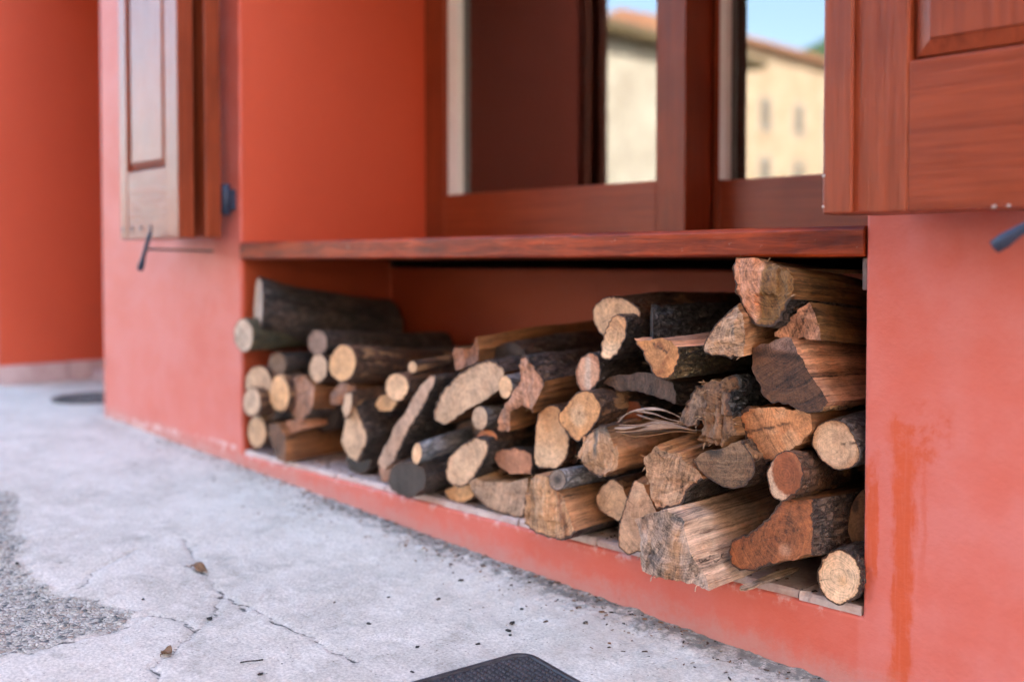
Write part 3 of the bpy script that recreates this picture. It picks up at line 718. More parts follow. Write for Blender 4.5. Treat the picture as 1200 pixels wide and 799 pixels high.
def sub_mesh(name, V, faces, mat, root, wp, tint=None, rim=None, bc=None, smooth=True, sharp=None, grit=1., ang=0.):
    used = sorted({i for f in faces for i in f}); mp = {o: k for k, o in enumerate(used)}
    org = Vector(root.location)
    o = mesh_obj(name, [Vector(V[i]) - org for i in used], [tuple(mp[i] for i in f) for f in faces], mat, root, smooth)
    set_attrs(o.data, [wp[i] for i in used], [tint[i] for i in used] if tint is not None else None,
              [rim[i] for i in used] if rim is not None else None, [bc[i] for i in used] if bc is not None else None, grit, ang)
    if sharp: o.data.set_sharp_from_angle(angle=math.radians(sharp))
    return o

def ribbon(name, pts, w, th, parent, tint, twist=0.3, seed=0):
    pts = [Vector(p) for p in pts]; m = pts.__len__(); V, WP, F = [], [], []
    # smooth the path
    P = []
    for i in range(m-1):
        p0, p1, p2, p3 = pts[max(0, i-1)], pts[i], pts[i+1], pts[min(m-1, i+2)]
        for k in range(8):
            t = k/8; P.append(.5*((2*p1)+(p2-p0)*t+(2*p0-5*p1+4*p2-p3)*t*t+(3*p1-p0-3*p2+p3)*t**3))
    P.append(pts[-1]); m = P.__len__()
    for i, p in enumerate(P):
        d = (P[min(i+1, m-1)]-P[max(i-1, 0)]).normalized(); s = d.cross(Vector((0, -.35, 1))).normalized(); u = s.cross(d)
        a = twist*math.sin(i*.25+seed); s2 = s*math.cos(a)+u*math.sin(a); u2 = u*math.cos(a)-s*math.sin(a)
        f = (1-.75*abs(2*i/(m-1)-1)**3)*(1+.25*noise.noise((i*.35, seed, 0)))
        for q, (x, y) in enumerate(((-1, -.5), (0, -.9), (1, -.5), (1, .5), (0, .2), (-1, .5))):
            V.append(p + s2*(x*w*f) + u2*(y*th)); WP.append((x*w+seed, y*th, i*.01))
    for i in range(m-1):
        for q in range(6): F.append((i*6+q, i*6+(q+1) % 6, (i+1)*6+(q+1) % 6, (i+1)*6+q))
    F.append(tuple(range(5, -1, -1))); F.append(tuple((m-1)*6+q for q in range(6)))
    return sub_mesh(name, V, F, MAT['wood'], parent, WP, [tint]*V.__len__(), [9.]*V.__len__(), sharp=45)
def make_log(idx, key, poly, ty, end='pale', split='brown', bark='brown', y0=0., tx=0., pitch=0., yaw=0., len=.42, taper=None, rough=0, grit=None, label='', name=None, group='firewood logs stacked in the niche'):
    rnd = random.Random(idx*17+5); L = len
    ty = ['b' if f else 'w' for f in ty]      # 1 = bark, 0 = split wood
    near = sum(p[0] for p in poly)/poly.__len__() > -1.15
    step = .0033 if near else .006
    pts, tys = outline(poly, ty, step); n = pts.__len__()
    C = sum(pts, Vector((0, 0)))/n
    seed = idx*3.71
    nrm = []
    for i in range(n):
        t = pts[(i+1) % n] - pts[i-1]; nrm.append(Vector((t.y, -t.x)).normalized())
    size = max(p.x for p in pts)-min(p.x for p in pts), max(p.y for p in pts)-min(p.y for p in pts)
    sc = min(size); taper = taper or rnd.uniform(.93, 1.03)
    L = min(L, .535 - y0)
    amp = BARK_AMP[bark]*min(1, sc/.06)
    # pith: centre of round logs, far from the bark on split ones
    bp = [p for p, t in zip(pts, tys) if t == 'b']; frac = bp.__len__()/n
    pith = C.copy()
    if bp and frac < .85:
        bcen = sum(bp, Vector((0, 0)))/bp.__len__(); pith = C + (C-bcen)*1.1
    elif not bp: pith = C + Vector((rnd.uniform(-1, 1), rnd.uniform(-1, 1)))*sc*1.2
    else: pith = C + Vector((rnd.uniform(-.2, .2), rnd.uniform(-.2, .2)))*sc*.5
    def disp(i, y):
        p = pts[i]; X, Z = p.x, p.y
        if tys[i] == 'b':
            w = noise.noise((X*20, Z*20+seed, y*14))*.010
            a = noise.noise(((X+w)*62+seed, (Z-w)*62, y*13)); b = noise.noise((X*130+seed, Z*130, y*46)); c = noise.noise((X*12+seed, Z*12, y*7))
            r_ = 1-abs(a)*2.2
            return amp*(1.15*r_ + .75*b) + .0045*c*min(1, sc/.06)
        a = noise.noise((X*60+seed, Z*60, y*3)); b = noise.noise((X*190, Z*190+seed, y*6)); c = noise.noise((X*14+seed, Z*14, y*6))
        e = noise.noise((X*26+seed, Z*26, y*2.2)); e = math.floor(e*5)/5
        return (.0030*a + .0015*b + .005*c + .0045*e)*min(1, sc/.05)*(1.5 if rough > 1 else 1)
    # taper the displacement to shared values where bark meets split wood
    M = 58 if near else 36
    fx, fz = rnd.uniform(-1, 1), rnd.uniform(-1, 1)
    def cap_y(X, Z):
        u, v = X-C.x, Z-C.y
        y = y0 + tx*u + .05*(fx*u + fz*v)
        if rough == 0: y += .0006*noise.noise((X*60, Z*60, seed)) + .0025*noise.noise((X*16, Z*16, seed))
        else:
            k = (1.25, 2.4)[rough-1]
            f = noise.cell((X*24+seed, Z*24, 3.3))*2-1
            y += k*(.006*noise.noise((X*22, Z*22, seed)) + .0030*noise.noise((X*70, Z*18, seed)) + .0014*noise.noise((X*210, Z*40, seed)) + .0012*noise.noise((X*150, Z*150, seed)) + .0016*f)
        return y
    V, WP, BC, TI = [], [], [], []
    per = [0.]
    for i in range(1, n): per.append(per[-1] + (pts[i]-pts[i-1]).length)
    cs = TINT[split]
    bend = Vector((rnd.uniform(-1, 1), rnd.uniform(-1, 1)))*.012
    for j in range(M+1):
        t = (j/M)**1.25; s = 1+(taper-1)*t
        for i in range(n):
            yf = None; d = disp(i, y0 + t*L)
            X = C.x + (pts[i].x-C.x)*s + nrm[i].x*d; Z = C.y + (pts[i].y-C.y)*s + nrm[i].y*d
            y_front = cap_y(C.x+(pts[i].x-C.x) + nrm[i].x*d, C.y+(pts[i].y-C.y) + nrm[i].y*d) if j == 0 else None
            if j == 0: front_y = y_front; V.append((X, front_y, Z)); WP.append((X-pith.x, Z-pith.y, front_y+seed)); y = front_y
            else:
                y = V[i][1] + (y0+L - V[i][1])*t
                off = (y-y0); bb = math.sin(min(1, t)*math.pi)
                V.append((X + yaw*off + bend.x*bb, y, Z + pitch*off + bend.y*bb)); WP.append((X-pith.x, Z-pith.y, y+seed))
            BC.append((per[i]+seed, y+seed, 0))
            nz = noise.noise((X*18+seed, Z*18, y*5)); TI.append(lerp3(cs, tuple(v*(.55 if nz < 0 else 1.3) for v in cs), min(1, abs(nz)*1.3)))
    bark_f, split_f = [], []
    for j in range(M):
        for i in range(n):
            i2 = (i+1) % n; q = (j*n+i, j*n+i2, (j+1)*n+i2, (j+1)*n+i)
            (bark_f if tys[i] == 'b' else split_f).append(q)
    nm = name or ('branch' if sc < .055 and frac > .9 else 'firewood_log' if frac > .85 else 'split_log')
    root = empty(nm, (C.x, y0, min(p.y for p in pts)), label=label, category='branch' if nm == 'branch' else 'log', group=group)
    if bark_f: sub_mesh('bark', V, bark_f, BK[bark], root, WP, bc=BC)
    if split_f: sub_mesh('split_face', V, split_f, MAT['wood'], root, WP, TI, [9.]*V.__len__(), sharp=32, grit=2. if split in ('weathersplit', 'fibre', 'mosssplit') else 1.4)
    # sawn or broken front end
    ring0 = [Vector((V[i][0], V[i][2])) for i in range(n)]
    px = np.array([p.x for p in ring0]); pz = np.array([p.y for p in ring0])
    g = .0036 if near else .007
    gx = np.arange(px.min(), px.max(), g); gz = np.arange(pz.min(), pz.max(), g)
    GX, GZ = np.meshgrid(gx, gz); GX = GX.ravel() + np.array([rnd.uniform(-.3, .3)*g for _ in range(GX.size)]); GZ = GZ.ravel() + np.array([rnd.uniform(-.3, .3)*g for _ in range(GZ.size)])
    ins = in_poly(GX, GZ, list(zip(px, pz))); GX, GZ = GX[ins], GZ[ins]
    D = np.hypot(GX[:, None]-px[None], GZ[:, None]-pz[None]).min(1) if GX.size else np.array([])
    keep = D > g*.45; inner = [Vector((a, b)) for a, b in zip(GX[keep], GZ[keep])]
    res = delaunay_2d_cdt(ring0 + inner, [(i, (i+1) % n) for i in range(n)], [], 1, 1e-6)
    cv, cf, orig = res[0], res[2], res[3]
    isb = np.array([t == 'b' or tys[k-1] == 'b' for k, t in enumerate(tys)])
    EV, EW, ET, ER = [], [], [], []; gain = rnd.uniform(.80, 1.06); grey = rnd.choice((0, 0, .12, .22, .34))*(.2 if end in ('redsawn', 'orangetan', 'orangering', 'peach', 'rustcrescent', 'orange', 'cream') else 1)      # weathering differs from log to log
    hw, hh = size[0]/2, size[1]/2; mx, mz = (min(p.x for p in pts)+max(p.x for p in pts))/2, (min(p.y for p in pts)+max(p.y for p in pts))/2
    thick = BARK_RIM[bark]*min(1, sc/.08)*.8
    for p, o in zip(cv, orig):
        b = [k for k in o if k < n]
        y = V[b[0]][1] if b else cap_y(p.x, p.y)
        EV.append((p.x, y, p.y)); EW.append((p.x-pith.x, p.y-pith.y, y+seed))
        u, v = (p.x-mx)/hw, (p.y-mz)/hh
        nz = noise.noise((p.x*30+seed, p.y*30, 1.7))*.6 + noise.noise((p.x*80+seed, p.y*80, 9.7))*.4
        col = end_colour(end, u, v, math.hypot(u, v), nz); gy = sum(col)/3; ET.append(tuple((c_*(1-grey)+gy*grey)*gain for c_ in col))
        if isb.any():
            d = np.hypot(px[isb]-p.x, pz[isb]-p.y).min(); ER.append(d/thick)
        else: ER.append(9.)
    faces = []
    for f in cf:
        a, b, c = (EV[i] for i in f)
        ar = (b[0]-a[0])*(c[2]-a[2]) - (c[0]-a[0])*(b[2]-a[2])
        faces.append(tuple(f) if ar > 0 else tuple(reversed(f)))
    ce = sub_mesh('cut_end', EV, faces, MAT['wood'], root, EW, ET, ER, sharp=50 if rough else None, grit=(.0, 1., 1.6)[rough] if grit is None else grit, ang=ANG.get(key, rnd.uniform(-.7, .7)))
    if rough and near:      # slivers standing off the torn edge
        wi = [i for i in range(n) if tys[i] == 'w']
        for _ in range(9 if rough == 1 else 16):
            i = rnd.choice(wi); p = Vector(V[i]); o_ = Vector((nrm[i].x, 0, nrm[i].y))
            l_ = rnd.uniform(.006, .020); d = Vector((rnd.uniform(-.3, .3), -rnd.uniform(.1, .55), rnd.uniform(-.3, .3))) + o_*rnd.uniform(.0, .5)
            b0 = p + Vector((0, l_*1.4, 0)) - o_*.001
            ribbon('sliver', [b0, p + o_*.0015, p + d*l_], rnd.uniform(.0006, .0018), .0005, root, lerp3(TINT[split], (.62, .46, .30), rnd.random()), .3, rnd.random()*9)
    # rear end, closed
    base = M*n; sub_mesh('rear_end', V, [tuple(base+i for i in range(n))], MAT['wood'], root, WP, TI, [9.]*V.__len__(), smooth=False)
    return root

LOGS = [
('A1', [(-1.7438, 0.5851), (-1.7598, 0.6104), (-1.7844, 0.6272), (-1.8139, 0.6329), (-1.844, 0.6264), (-1.8701, 0.6085), (-1.8879, 0.5817), (-1.8946, 0.5503), (-1.8889, 0.5192), (-1.8718, 0.4934), (-1.8462, 0.477), (-1.8161, 0.4724), (-1.7864, 0.48), (-1.7613, 0.4984), (-1.7446, 0.5247), (-1.7384, 0.5551)], [1]*16,
  dict(end='greypale', bark='black', pitch=-0.16, len=0.46, y0=0.0, tx=-0.45, label='thick black-barked log lying on top of the pile in the far corner')),
('A2', [(-1.7683, 0.4925), (-1.7781, 0.5064), (-1.7931, 0.5153), (-1.811, 0.518), (-1.8292, 0.5139), (-1.8449, 0.5035), (-1.8555, 0.4885), (-1.8595, 0.471), (-1.8561, 0.454), (-1.8459, 0.44), (-1.8305, 0.4312), (-1.8124, 0.4289), (-1.7943, 0.4334), (-1.779, 0.4439), (-1.7688, 0.4588), (-1.765, 0.4759)], [1]*16,
  dict(end='white', bark='moss', len=0.44, y0=-0.05, tx=0.0, label='log with chalk-white weathered end right under the thick black log')),
('A3', [(-1.5215, 0.478), (-1.531, 0.4885), (-1.5454, 0.4951), (-1.5626, 0.4969), (-1.58, 0.4935), (-1.5949, 0.4853), (-1.605, 0.4736), (-1.6086, 0.4602), (-1.6053, 0.4472), (-1.5954, 0.4366), (-1.5806, 0.4301), (-1.5633, 0.4286), (-1.546, 0.4323), (-1.5315, 0.4406), (-1.5218, 0.4522), (-1.5183, 0.4653)], [1]*16,
  dict(end='mauve', bark='black', pitch=-0.06, len=0.44, y0=0.03, tx=0.0, label='slim dark log with dull mauve end, resting on the bright round log')),
('A20', [(-1.4255, 0.4292), (-1.4325, 0.4377), (-1.4432, 0.443), (-1.4559, 0.4443), (-1.4688, 0.4414), (-1.4797, 0.4347), (-1.4871, 0.4252), (-1.4898, 0.4143), (-1.4873, 0.4038), (-1.48, 0.3952), (-1.4691, 0.39), (-1.4563, 0.3888), (-1.4436, 0.3919), (-1.4328, 0.3987), (-1.4256, 0.4082), (-1.423, 0.4189)], [1]*16,
  dict(end='darkgrey', bark='grey', pitch=-0.02, len=0.38, y0=0.11, tx=0.0, label='slim bluish-grey log lying behind the bright round log, its end hidden')),
('A4', [(-1.3222, 0.4413), (-1.3309, 0.4561), (-1.3469, 0.4662), (-1.3681, 0.4702), (-1.3911, 0.4673), (-1.4127, 0.4578), (-1.4293, 0.4431), (-1.4382, 0.4255), (-1.4381, 0.4077), (-1.4288, 0.3926), (-1.412, 0.3826), (-1.3904, 0.3791), (-1.3673, 0.3826), (-1.3463, 0.3924), (-1.3304, 0.407), (-1.322, 0.4241)], [1]*16,
  dict(end='ochre', bark='brown', pitch=-0.1, len=0.44, y0=-0.02, tx=0.0, label='brown-barked round log with bright cream end and peeled bark patches')),
('A5', [(-1.5111, 0.4121), (-1.5197, 0.4239), (-1.5327, 0.4314), (-1.5483, 0.4333), (-1.564, 0.4294), (-1.5775, 0.4201), (-1.5866, 0.4068), (-1.5899, 0.3917), (-1.5869, 0.377), (-1.578, 0.365), (-1.5647, 0.3577), (-1.549, 0.3561), (-1.5334, 0.3603), (-1.5202, 0.3697), (-1.5114, 0.3829), (-1.5082, 0.3977)], [1]*16,
  dict(end='pale', bark='brown', pitch=-0.1, len=0.42, y0=0.02, tx=0.0, label='small pale oval log end tucked left of the bright round log')),
('A6', [(-1.7103, 0.4077), (-1.7192, 0.4181), (-1.7326, 0.4246), (-1.7487, 0.4262), (-1.765, 0.4225), (-1.7789, 0.4142), (-1.7884, 0.4024), (-1.7918, 0.389), (-1.7887, 0.376), (-1.7795, 0.3656), (-1.7658, 0.3592), (-1.7496, 0.3579), (-1.7334, 0.3618), (-1.7198, 0.3702), (-1.7107, 0.3818), (-1.7073, 0.395)], [1]*16,
  dict(end='greybrown', bark='black', len=0.42, y0=0.02, tx=0.0, label='small grey-brown knobbly log end below the chalk-white one')),
('A7', [(-1.7579, 0.3572), (-1.7716, 0.3706), (-1.7925, 0.3788), (-1.8174, 0.3804), (-1.8428, 0.375), (-1.8647, 0.3635), (-1.8795, 0.3475), (-1.8849, 0.3294), (-1.88, 0.3123), (-1.8656, 0.2987), (-1.844, 0.2908), (-1.8187, 0.2897), (-1.7936, 0.2956), (-1.7725, 0.3073), (-1.7584, 0.323), (-1.7533, 0.3405)], [1]*16,
  dict(end='pale', bark='brown', len=0.44, y0=0.0, tx=0.0, label='round cream log end against the far side of the niche, upper of three')),
('A8', [(-1.7605, 0.3055), (-1.7703, 0.3176), (-1.7852, 0.3251), (-1.803, 0.3266), (-1.8211, 0.3219), (-1.8367, 0.3117), (-1.8472, 0.2973), (-1.8511, 0.2812), (-1.8477, 0.2658), (-1.8375, 0.2535), (-1.8222, 0.2462), (-1.8042, 0.245), (-1.7863, 0.25), (-1.7711, 0.2604), (-1.7609, 0.2746), (-1.7572, 0.2904)], [1]*16,
  dict(end='pale', bark='brown', len=0.46, y0=-0.03, tx=0.0, label='round cream log end against the far side of the niche, middle of three')),
('A9', [(-1.6424, 0.3419), (-1.6534, 0.3567), (-1.6702, 0.366), (-1.6903, 0.3681), (-1.7108, 0.3627), (-1.7284, 0.3506), (-1.7403, 0.3334), (-1.7447, 0.3139), (-1.7408, 0.2951), (-1.7293, 0.28), (-1.712, 0.271), (-1.6916, 0.2694), (-1.6713, 0.2752), (-1.6542, 0.2876), (-1.6428, 0.3045), (-1.6386, 0.3236)], [1]*16,
  dict(end='ochre', bark='brown', len=0.44, y0=-0.01, tx=0.0, label='upright oval log end of warm cream between round ends and reddish split')),
('A10', [(-1.783, 0.2188), (-1.7932, 0.2323), (-1.8087, 0.2404), (-1.8272, 0.2419), (-1.846, 0.2364), (-1.8622, 0.2247), (-1.8733, 0.2086), (-1.8773, 0.1905), (-1.8738, 0.1733), (-1.8632, 0.1597), (-1.8473, 0.1518), (-1.8285, 0.1507), (-1.8098, 0.1566), (-1.794, 0.1684), (-1.7834, 0.1843), (-1.7796, 0.202)], [1]*16,
  dict(end='pale', bark='brown', len=0.44, y0=0.0, tx=0.0, label='round cream log end standing on the ledge in the far corner')),
('A11', [(-1.6726, 0.2549), (-1.6224, 0.2485), (-1.5565, 0.2868), (-1.545, 0.3496), (-1.607, 0.3716), (-1.6713, 0.3625)], [1, 1, 0, 0, 0, 0],
  dict(end='pinkbrown', split='brown', bark='black', rough=1, len=0.4, y0=0.01, tx=0.0, label='reddish split chunk with rough front above the low brown billet')),
('A12', [(-1.7283, 0.1919), (-1.6844, 0.1377), (-1.6379, 0.1363), (-1.6442, 0.2101), (-1.6831, 0.2411), (-1.7353, 0.2297)], [1, 0, 0, 0, 0, 1],
  dict(end='brown', split='brown', grit=1, bark='brown', len=0.4, y0=-0.02, tx=0.0, label='low brown squared billet with pale top lying on the ledge')),
('A13', [(-1.5451, 0.2986), (-1.5597, 0.3155), (-1.5817, 0.3258), (-1.6082, 0.3278), (-1.6351, 0.321), (-1.6583, 0.3064), (-1.674, 0.286), (-1.6798, 0.263), (-1.6745, 0.2412), (-1.6591, 0.224), (-1.6361, 0.2141), (-1.6093, 0.2128), (-1.5827, 0.2203), (-1.5604, 0.2353), (-1.5455, 0.2553), (-1.5402, 0.2775)], [1]*16,
  dict(end='darkgrey', bark='black', len=0.4, y0=0.08, tx=0.0, label='black-barked log set back above the low brown billet')),
('A14', [(-1.4945, 0.3026), (-1.4462, 0.3074), (-1.3977, 0.3308), (-1.3912, 0.3626), (-1.4547, 0.3647), (-1.5009, 0.3326)], [1, 1, 0, 0, 0, 0],
  dict(end='pinkbrown', split='brown', bark='brown', rough=1, len=0.4, y0=0.03, tx=0.0, label='small pinkish broken stub under the bright round log')),
('A15', [(-1.3963, 0.2746), (-1.4132, 0.2193), (-1.3795, 0.1844), (-1.3449, 0.1767), (-1.3104, 0.2444), (-1.338, 0.2884), (-1.3621, 0.3443), (-1.3869, 0.3493)], [0, 0, 0, 1, 1, 1, 1, 0],
  dict(end='pale', split='pinkbrown', bark='black', len=0.42, y0=0.0, tx=0.0, label='dark-barked split log with pointed cream end beside the low brown billet')),
('A16', [(-1.3503, 0.1886), (-1.3614, 0.1982), (-1.3782, 0.2034), (-1.3983, 0.2034), (-1.4186, 0.1982), (-1.4361, 0.1884), (-1.4479, 0.1755), (-1.4521, 0.1615), (-1.4481, 0.1487), (-1.4364, 0.139), (-1.4191, 0.134), (-1.3988, 0.1343), (-1.3787, 0.1399), (-1.3618, 0.1498), (-1.3505, 0.1625), (-1.3465, 0.1761)], [1]*16,
  dict(end='darkgrey', bark='black', len=0.42, y0=0.0433, tx=0.0, label='dark grey log end on the ledge below the pointed cream end')),
('A17', [(-1.1426, 0.3957), (-1.152, 0.4056), (-1.1663, 0.4117), (-1.1833, 0.4129), (-1.2004, 0.409), (-1.2152, 0.4006), (-1.2251, 0.3888), (-1.2287, 0.3756), (-1.2253, 0.363), (-1.2154, 0.3529), (-1.2008, 0.347), (-1.1836, 0.3461), (-1.1666, 0.3503), (-1.1523, 0.3589), (-1.1427, 0.3704), (-1.1394, 0.3834)], [1]*16,
  dict(end='pale', bark='brown', len=0.42, y0=0.0, tx=0.0, label='small bright round log end left of the leaning bark slab')),
('A18', [(-1.2289, 0.3441), (-1.2395, 0.3485), (-1.254, 0.35), (-1.2702, 0.3483), (-1.2857, 0.3436), (-1.2981, 0.3366), (-1.3055, 0.3285), (-1.3065, 0.3204), (-1.3011, 0.3136), (-1.2902, 0.3092), (-1.2754, 0.3079), (-1.2591, 0.3098), (-1.2438, 0.3146), (-1.2317, 0.3215), (-1.2247, 0.3296), (-1.2237, 0.3375)], [1]*16,
  dict(end='ochre', bark='brown', len=0.42, y0=0.03, tx=0.0, label='small flat ochre log end just under a small bright round one')),
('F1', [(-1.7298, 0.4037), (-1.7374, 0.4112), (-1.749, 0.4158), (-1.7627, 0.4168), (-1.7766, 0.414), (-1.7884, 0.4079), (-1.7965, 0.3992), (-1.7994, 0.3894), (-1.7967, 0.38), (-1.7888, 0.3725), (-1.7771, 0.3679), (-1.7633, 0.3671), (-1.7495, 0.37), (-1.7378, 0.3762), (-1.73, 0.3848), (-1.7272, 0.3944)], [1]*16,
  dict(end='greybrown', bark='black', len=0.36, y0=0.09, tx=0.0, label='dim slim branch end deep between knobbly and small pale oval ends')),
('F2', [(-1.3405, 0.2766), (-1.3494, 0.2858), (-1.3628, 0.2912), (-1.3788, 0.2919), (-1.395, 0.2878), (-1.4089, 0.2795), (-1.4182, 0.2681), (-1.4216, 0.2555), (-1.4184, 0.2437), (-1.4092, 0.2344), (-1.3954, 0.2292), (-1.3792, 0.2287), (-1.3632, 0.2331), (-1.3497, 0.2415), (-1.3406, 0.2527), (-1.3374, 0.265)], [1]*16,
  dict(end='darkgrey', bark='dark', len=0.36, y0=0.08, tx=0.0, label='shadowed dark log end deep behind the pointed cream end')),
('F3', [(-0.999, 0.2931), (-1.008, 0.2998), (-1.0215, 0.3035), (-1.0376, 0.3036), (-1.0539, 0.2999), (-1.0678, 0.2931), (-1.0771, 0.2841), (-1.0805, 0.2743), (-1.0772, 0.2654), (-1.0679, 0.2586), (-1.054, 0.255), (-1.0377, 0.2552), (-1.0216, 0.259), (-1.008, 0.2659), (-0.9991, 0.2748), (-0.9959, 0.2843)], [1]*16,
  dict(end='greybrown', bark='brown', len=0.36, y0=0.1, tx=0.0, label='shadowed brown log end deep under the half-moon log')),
('G1', [(-1.7594, 0.2746), (-1.7672, 0.2833), (-1.779, 0.2886), (-1.7931, 0.2895), (-1.8074, 0.2859), (-1.8196, 0.2782), (-1.8279, 0.2677), (-1.8309, 0.256), (-1.8282, 0.2448), (-1.8202, 0.236), (-1.8081, 0.2308), (-1.7939, 0.2301), (-1.7797, 0.2339), (-1.7678, 0.2416), (-1.7597, 0.2521), (-1.7568, 0.2636)], [1]*16,
  dict(end='greydark', bark='bluegrey', len=0.4, y0=0.02, tx=0.0, label='small bluish-grey branch end low between the round cream ends')),
('G2', [(-1.6529, 0.213), (-1.5903, 0.2298), (-1.6068, 0.2529), (-1.6714, 0.2418)], [0]*4,
  dict(end='pinkbrown', split='pinkbrown', bark='brown', rough=1, len=0.3, y0=0.0, tx=0.0, label='small pinkish split scrap lying on the low brown billet')),
('G3', [(-1.3898, 0.3064), (-1.375, 0.2845), (-1.35, 0.3141), (-1.3472, 0.3542), (-1.377, 0.3457)], [0, 1, 1, 0, 0],
  dict(end='pale', split='palebrown', bark='brown', len=0.3, y0=-0.015, tx=0.0, label='narrow cream chip standing in front of the pointed cream end')),
('G4', [(-1.1338, 0.4349), (-1.1375, 0.4391), (-1.1431, 0.4417), (-1.1498, 0.4423), (-1.1565, 0.4408), (-1.1622, 0.4373), (-1.166, 0.4326), (-1.1674, 0.4272), (-1.1661, 0.4219), (-1.1623, 0.4177), (-1.1566, 0.4152), (-1.1499, 0.4146), (-1.1432, 0.4162), (-1.1376, 0.4196), (-1.1338, 0.4243), (-1.1325, 0.4297)], [1]*16,
  dict(end='pale', bark='brown', len=0.36, y0=0.02, tx=0.0, label='tiny cream twig end above the leaning half log')),
('G5', [(-0.8529, 0.2349), (-0.8599, 0.2404), (-0.8704, 0.2433), (-0.8829, 0.2431), (-0.8955, 0.2399), (-0.9063, 0.234), (-0.9135, 0.2264), (-0.9161, 0.2183), (-0.9135, 0.2109), (-0.9063, 0.2053), (-0.8956, 0.2025), (-0.883, 0.2029), (-0.8705, 0.2063), (-0.8599, 0.2122), (-0.8529, 0.2197), (-0.8505, 0.2276)], [1]*16,
  dict(end='greybrown', bark='dark', len=0.38, y0=0.05, tx=0.0, label='dim brown branch end low beside the slanting oval end')),
('B1', [(-1.0934, 0.3967), (-1.1381, 0.3361), (-1.2313, 0.2315), (-1.258, 0.1838), (-1.2293, 0.1732), (-1.1903, 0.2042), (-1.1555, 0.2592), (-1.0936, 0.3335), (-1.0436, 0.4078), (-1.0639, 0.4165)], [0, 0, 0, 0, 0, 1, 1, 1, 1, 0],
  dict(end='greybeige', split='greybeige', bark='black', len=0.44, y0=0.0, tx=0.0, label='leaning half log with black bark and long narrow grey end')),
('B1b', [(-1.2851, 0.134), (-1.2404, 0.1372), (-1.2129, 0.1745), (-1.2484, 0.1954), (-1.2947, 0.1792)], [1, 0, 0, 0, 1],
  dict(end='pinkbrown', split='brown', bark='brown', len=0.4, y0=0.0295, tx=0.0, label='pinkish wedge under the leaning half log on the ledge')),
('B2', [(-1.0379, 0.2005), (-1.0523, 0.2113), (-1.074, 0.2169), (-1.1, 0.2164), (-1.1265, 0.2096), (-1.1494, 0.1974), (-1.1648, 0.1818), (-1.1704, 0.1652), (-1.165, 0.1502), (-1.1497, 0.1392), (-1.1269, 0.134), (-1.1004, 0.1352), (-1.0743, 0.1426), (-1.0525, 0.1548), (-1.0381, 0.17), (-1.033, 0.186)], [1]*16,
  dict(end='darkgrey', bark='black', len=0.42, y0=-0.0354, tx=0.0, label='round log with charcoal-grey end lying on the ledge')),
('B3', [(-1.006, 0.3111), (-0.9367, 0.3484), (-0.8683, 0.3777), (-0.8287, 0.406), (-0.8194, 0.4422), (-0.8493, 0.4607), (-0.9069, 0.4521), (-0.9667, 0.4208), (-1.0184, 0.3687), (-1.0376, 0.3172)], [0, 0, 0, 0, 1, 1, 1, 1, 1, 0],
  dict(end='pale', split='brown', bark='lichen', len=0.44, y0=0.0, tx=0.0, label='large half-moon log end of pale sawn wood with mossy bark on top')),
('B4', [(-1.0443, 0.2526), (-1.0478, 0.2599), (-1.053, 0.2645), (-1.0592, 0.2655), (-1.0654, 0.2629), (-1.0707, 0.257), (-1.0743, 0.2487), (-1.0756, 0.2393), (-1.0744, 0.2302), (-1.0709, 0.2228), (-1.0656, 0.2183), (-1.0594, 0.2173), (-1.0532, 0.22), (-1.0479, 0.226), (-1.0444, 0.2342), (-1.0432, 0.2436)], [1]*16,
  dict(end='pale', bark='bluegrey', pitch=0.16, yaw=0.1, len=0.32, y0=-0.04, tx=0.0, label='thin bluish-grey branch slanting up under the half-moon log')),
('B5', [(-0.8673, 0.347), (-0.8725, 0.3547), (-0.8803, 0.3595), (-0.8895, 0.3605), (-0.8988, 0.3576), (-0.9067, 0.3512), (-0.912, 0.3422), (-0.9139, 0.3321), (-0.9121, 0.3224), (-0.9068, 0.3146), (-0.8989, 0.3099), (-0.8896, 0.309), (-0.8803, 0.3121), (-0.8725, 0.3185), (-0.8673, 0.3274), (-0.8655, 0.3374)], [1]*16,
  dict(end='pale', bark='bluegrey', len=0.4, y0=0.0, tx=0.0, label='small round grey-barked branch end under the half-moon log')),
('B6', [(-0.8473, 0.3033), (-0.8543, 0.3082), (-0.8647, 0.3108), (-0.8772, 0.3106), (-0.8897, 0.3078), (-0.9005, 0.3027), (-0.9077, 0.296), (-0.9102, 0.2888), (-0.9077, 0.2822), (-0.9005, 0.2773), (-0.8898, 0.2748), (-0.8772, 0.275), (-0.8648, 0.278), (-0.8543, 0.2831), (-0.8473, 0.2898), (-0.8449, 0.2968)], [1]*16,
  dict(end='orange', bark='brown', len=0.4, y0=0.01, tx=0.0, label='small orange-brown branch end below a small grey-barked one')),
('B7', [(-0.9699, 0.1901), (-0.9446, 0.1832), (-0.9, 0.1974), (-0.8642, 0.242), (-0.8452, 0.2771), (-0.8612, 0.2945), (-0.9145, 0.28), (-0.9646, 0.2447), (-0.977, 0.2113)], [1]*9,
  dict(end='pale', bark='black', len=0.42, y0=-0.02, tx=0.0, label='slanting oval log end of cream wood with dark purplish bark')),
('B8', [(-1.0168, 0.134), (-0.9703, 0.1363), (-0.934, 0.1545), (-0.9399, 0.182), (-1.0011, 0.1697), (-1.0347, 0.1506)], [1, 1, 1, 0, 0, 1],
  dict(end='ochre', split='brown', bark='brown', len=0.4, y0=0.0207, tx=0.0, label='small ochre wedge on the ledge under the slanting oval end')),
('B10', [(-1.0016, 0.4321), (-0.9447, 0.4533), (-0.9327, 0.4845), (-0.9406, 0.5131), (-0.9688, 0.4823), (-1.0182, 0.4759)], [0]*6,
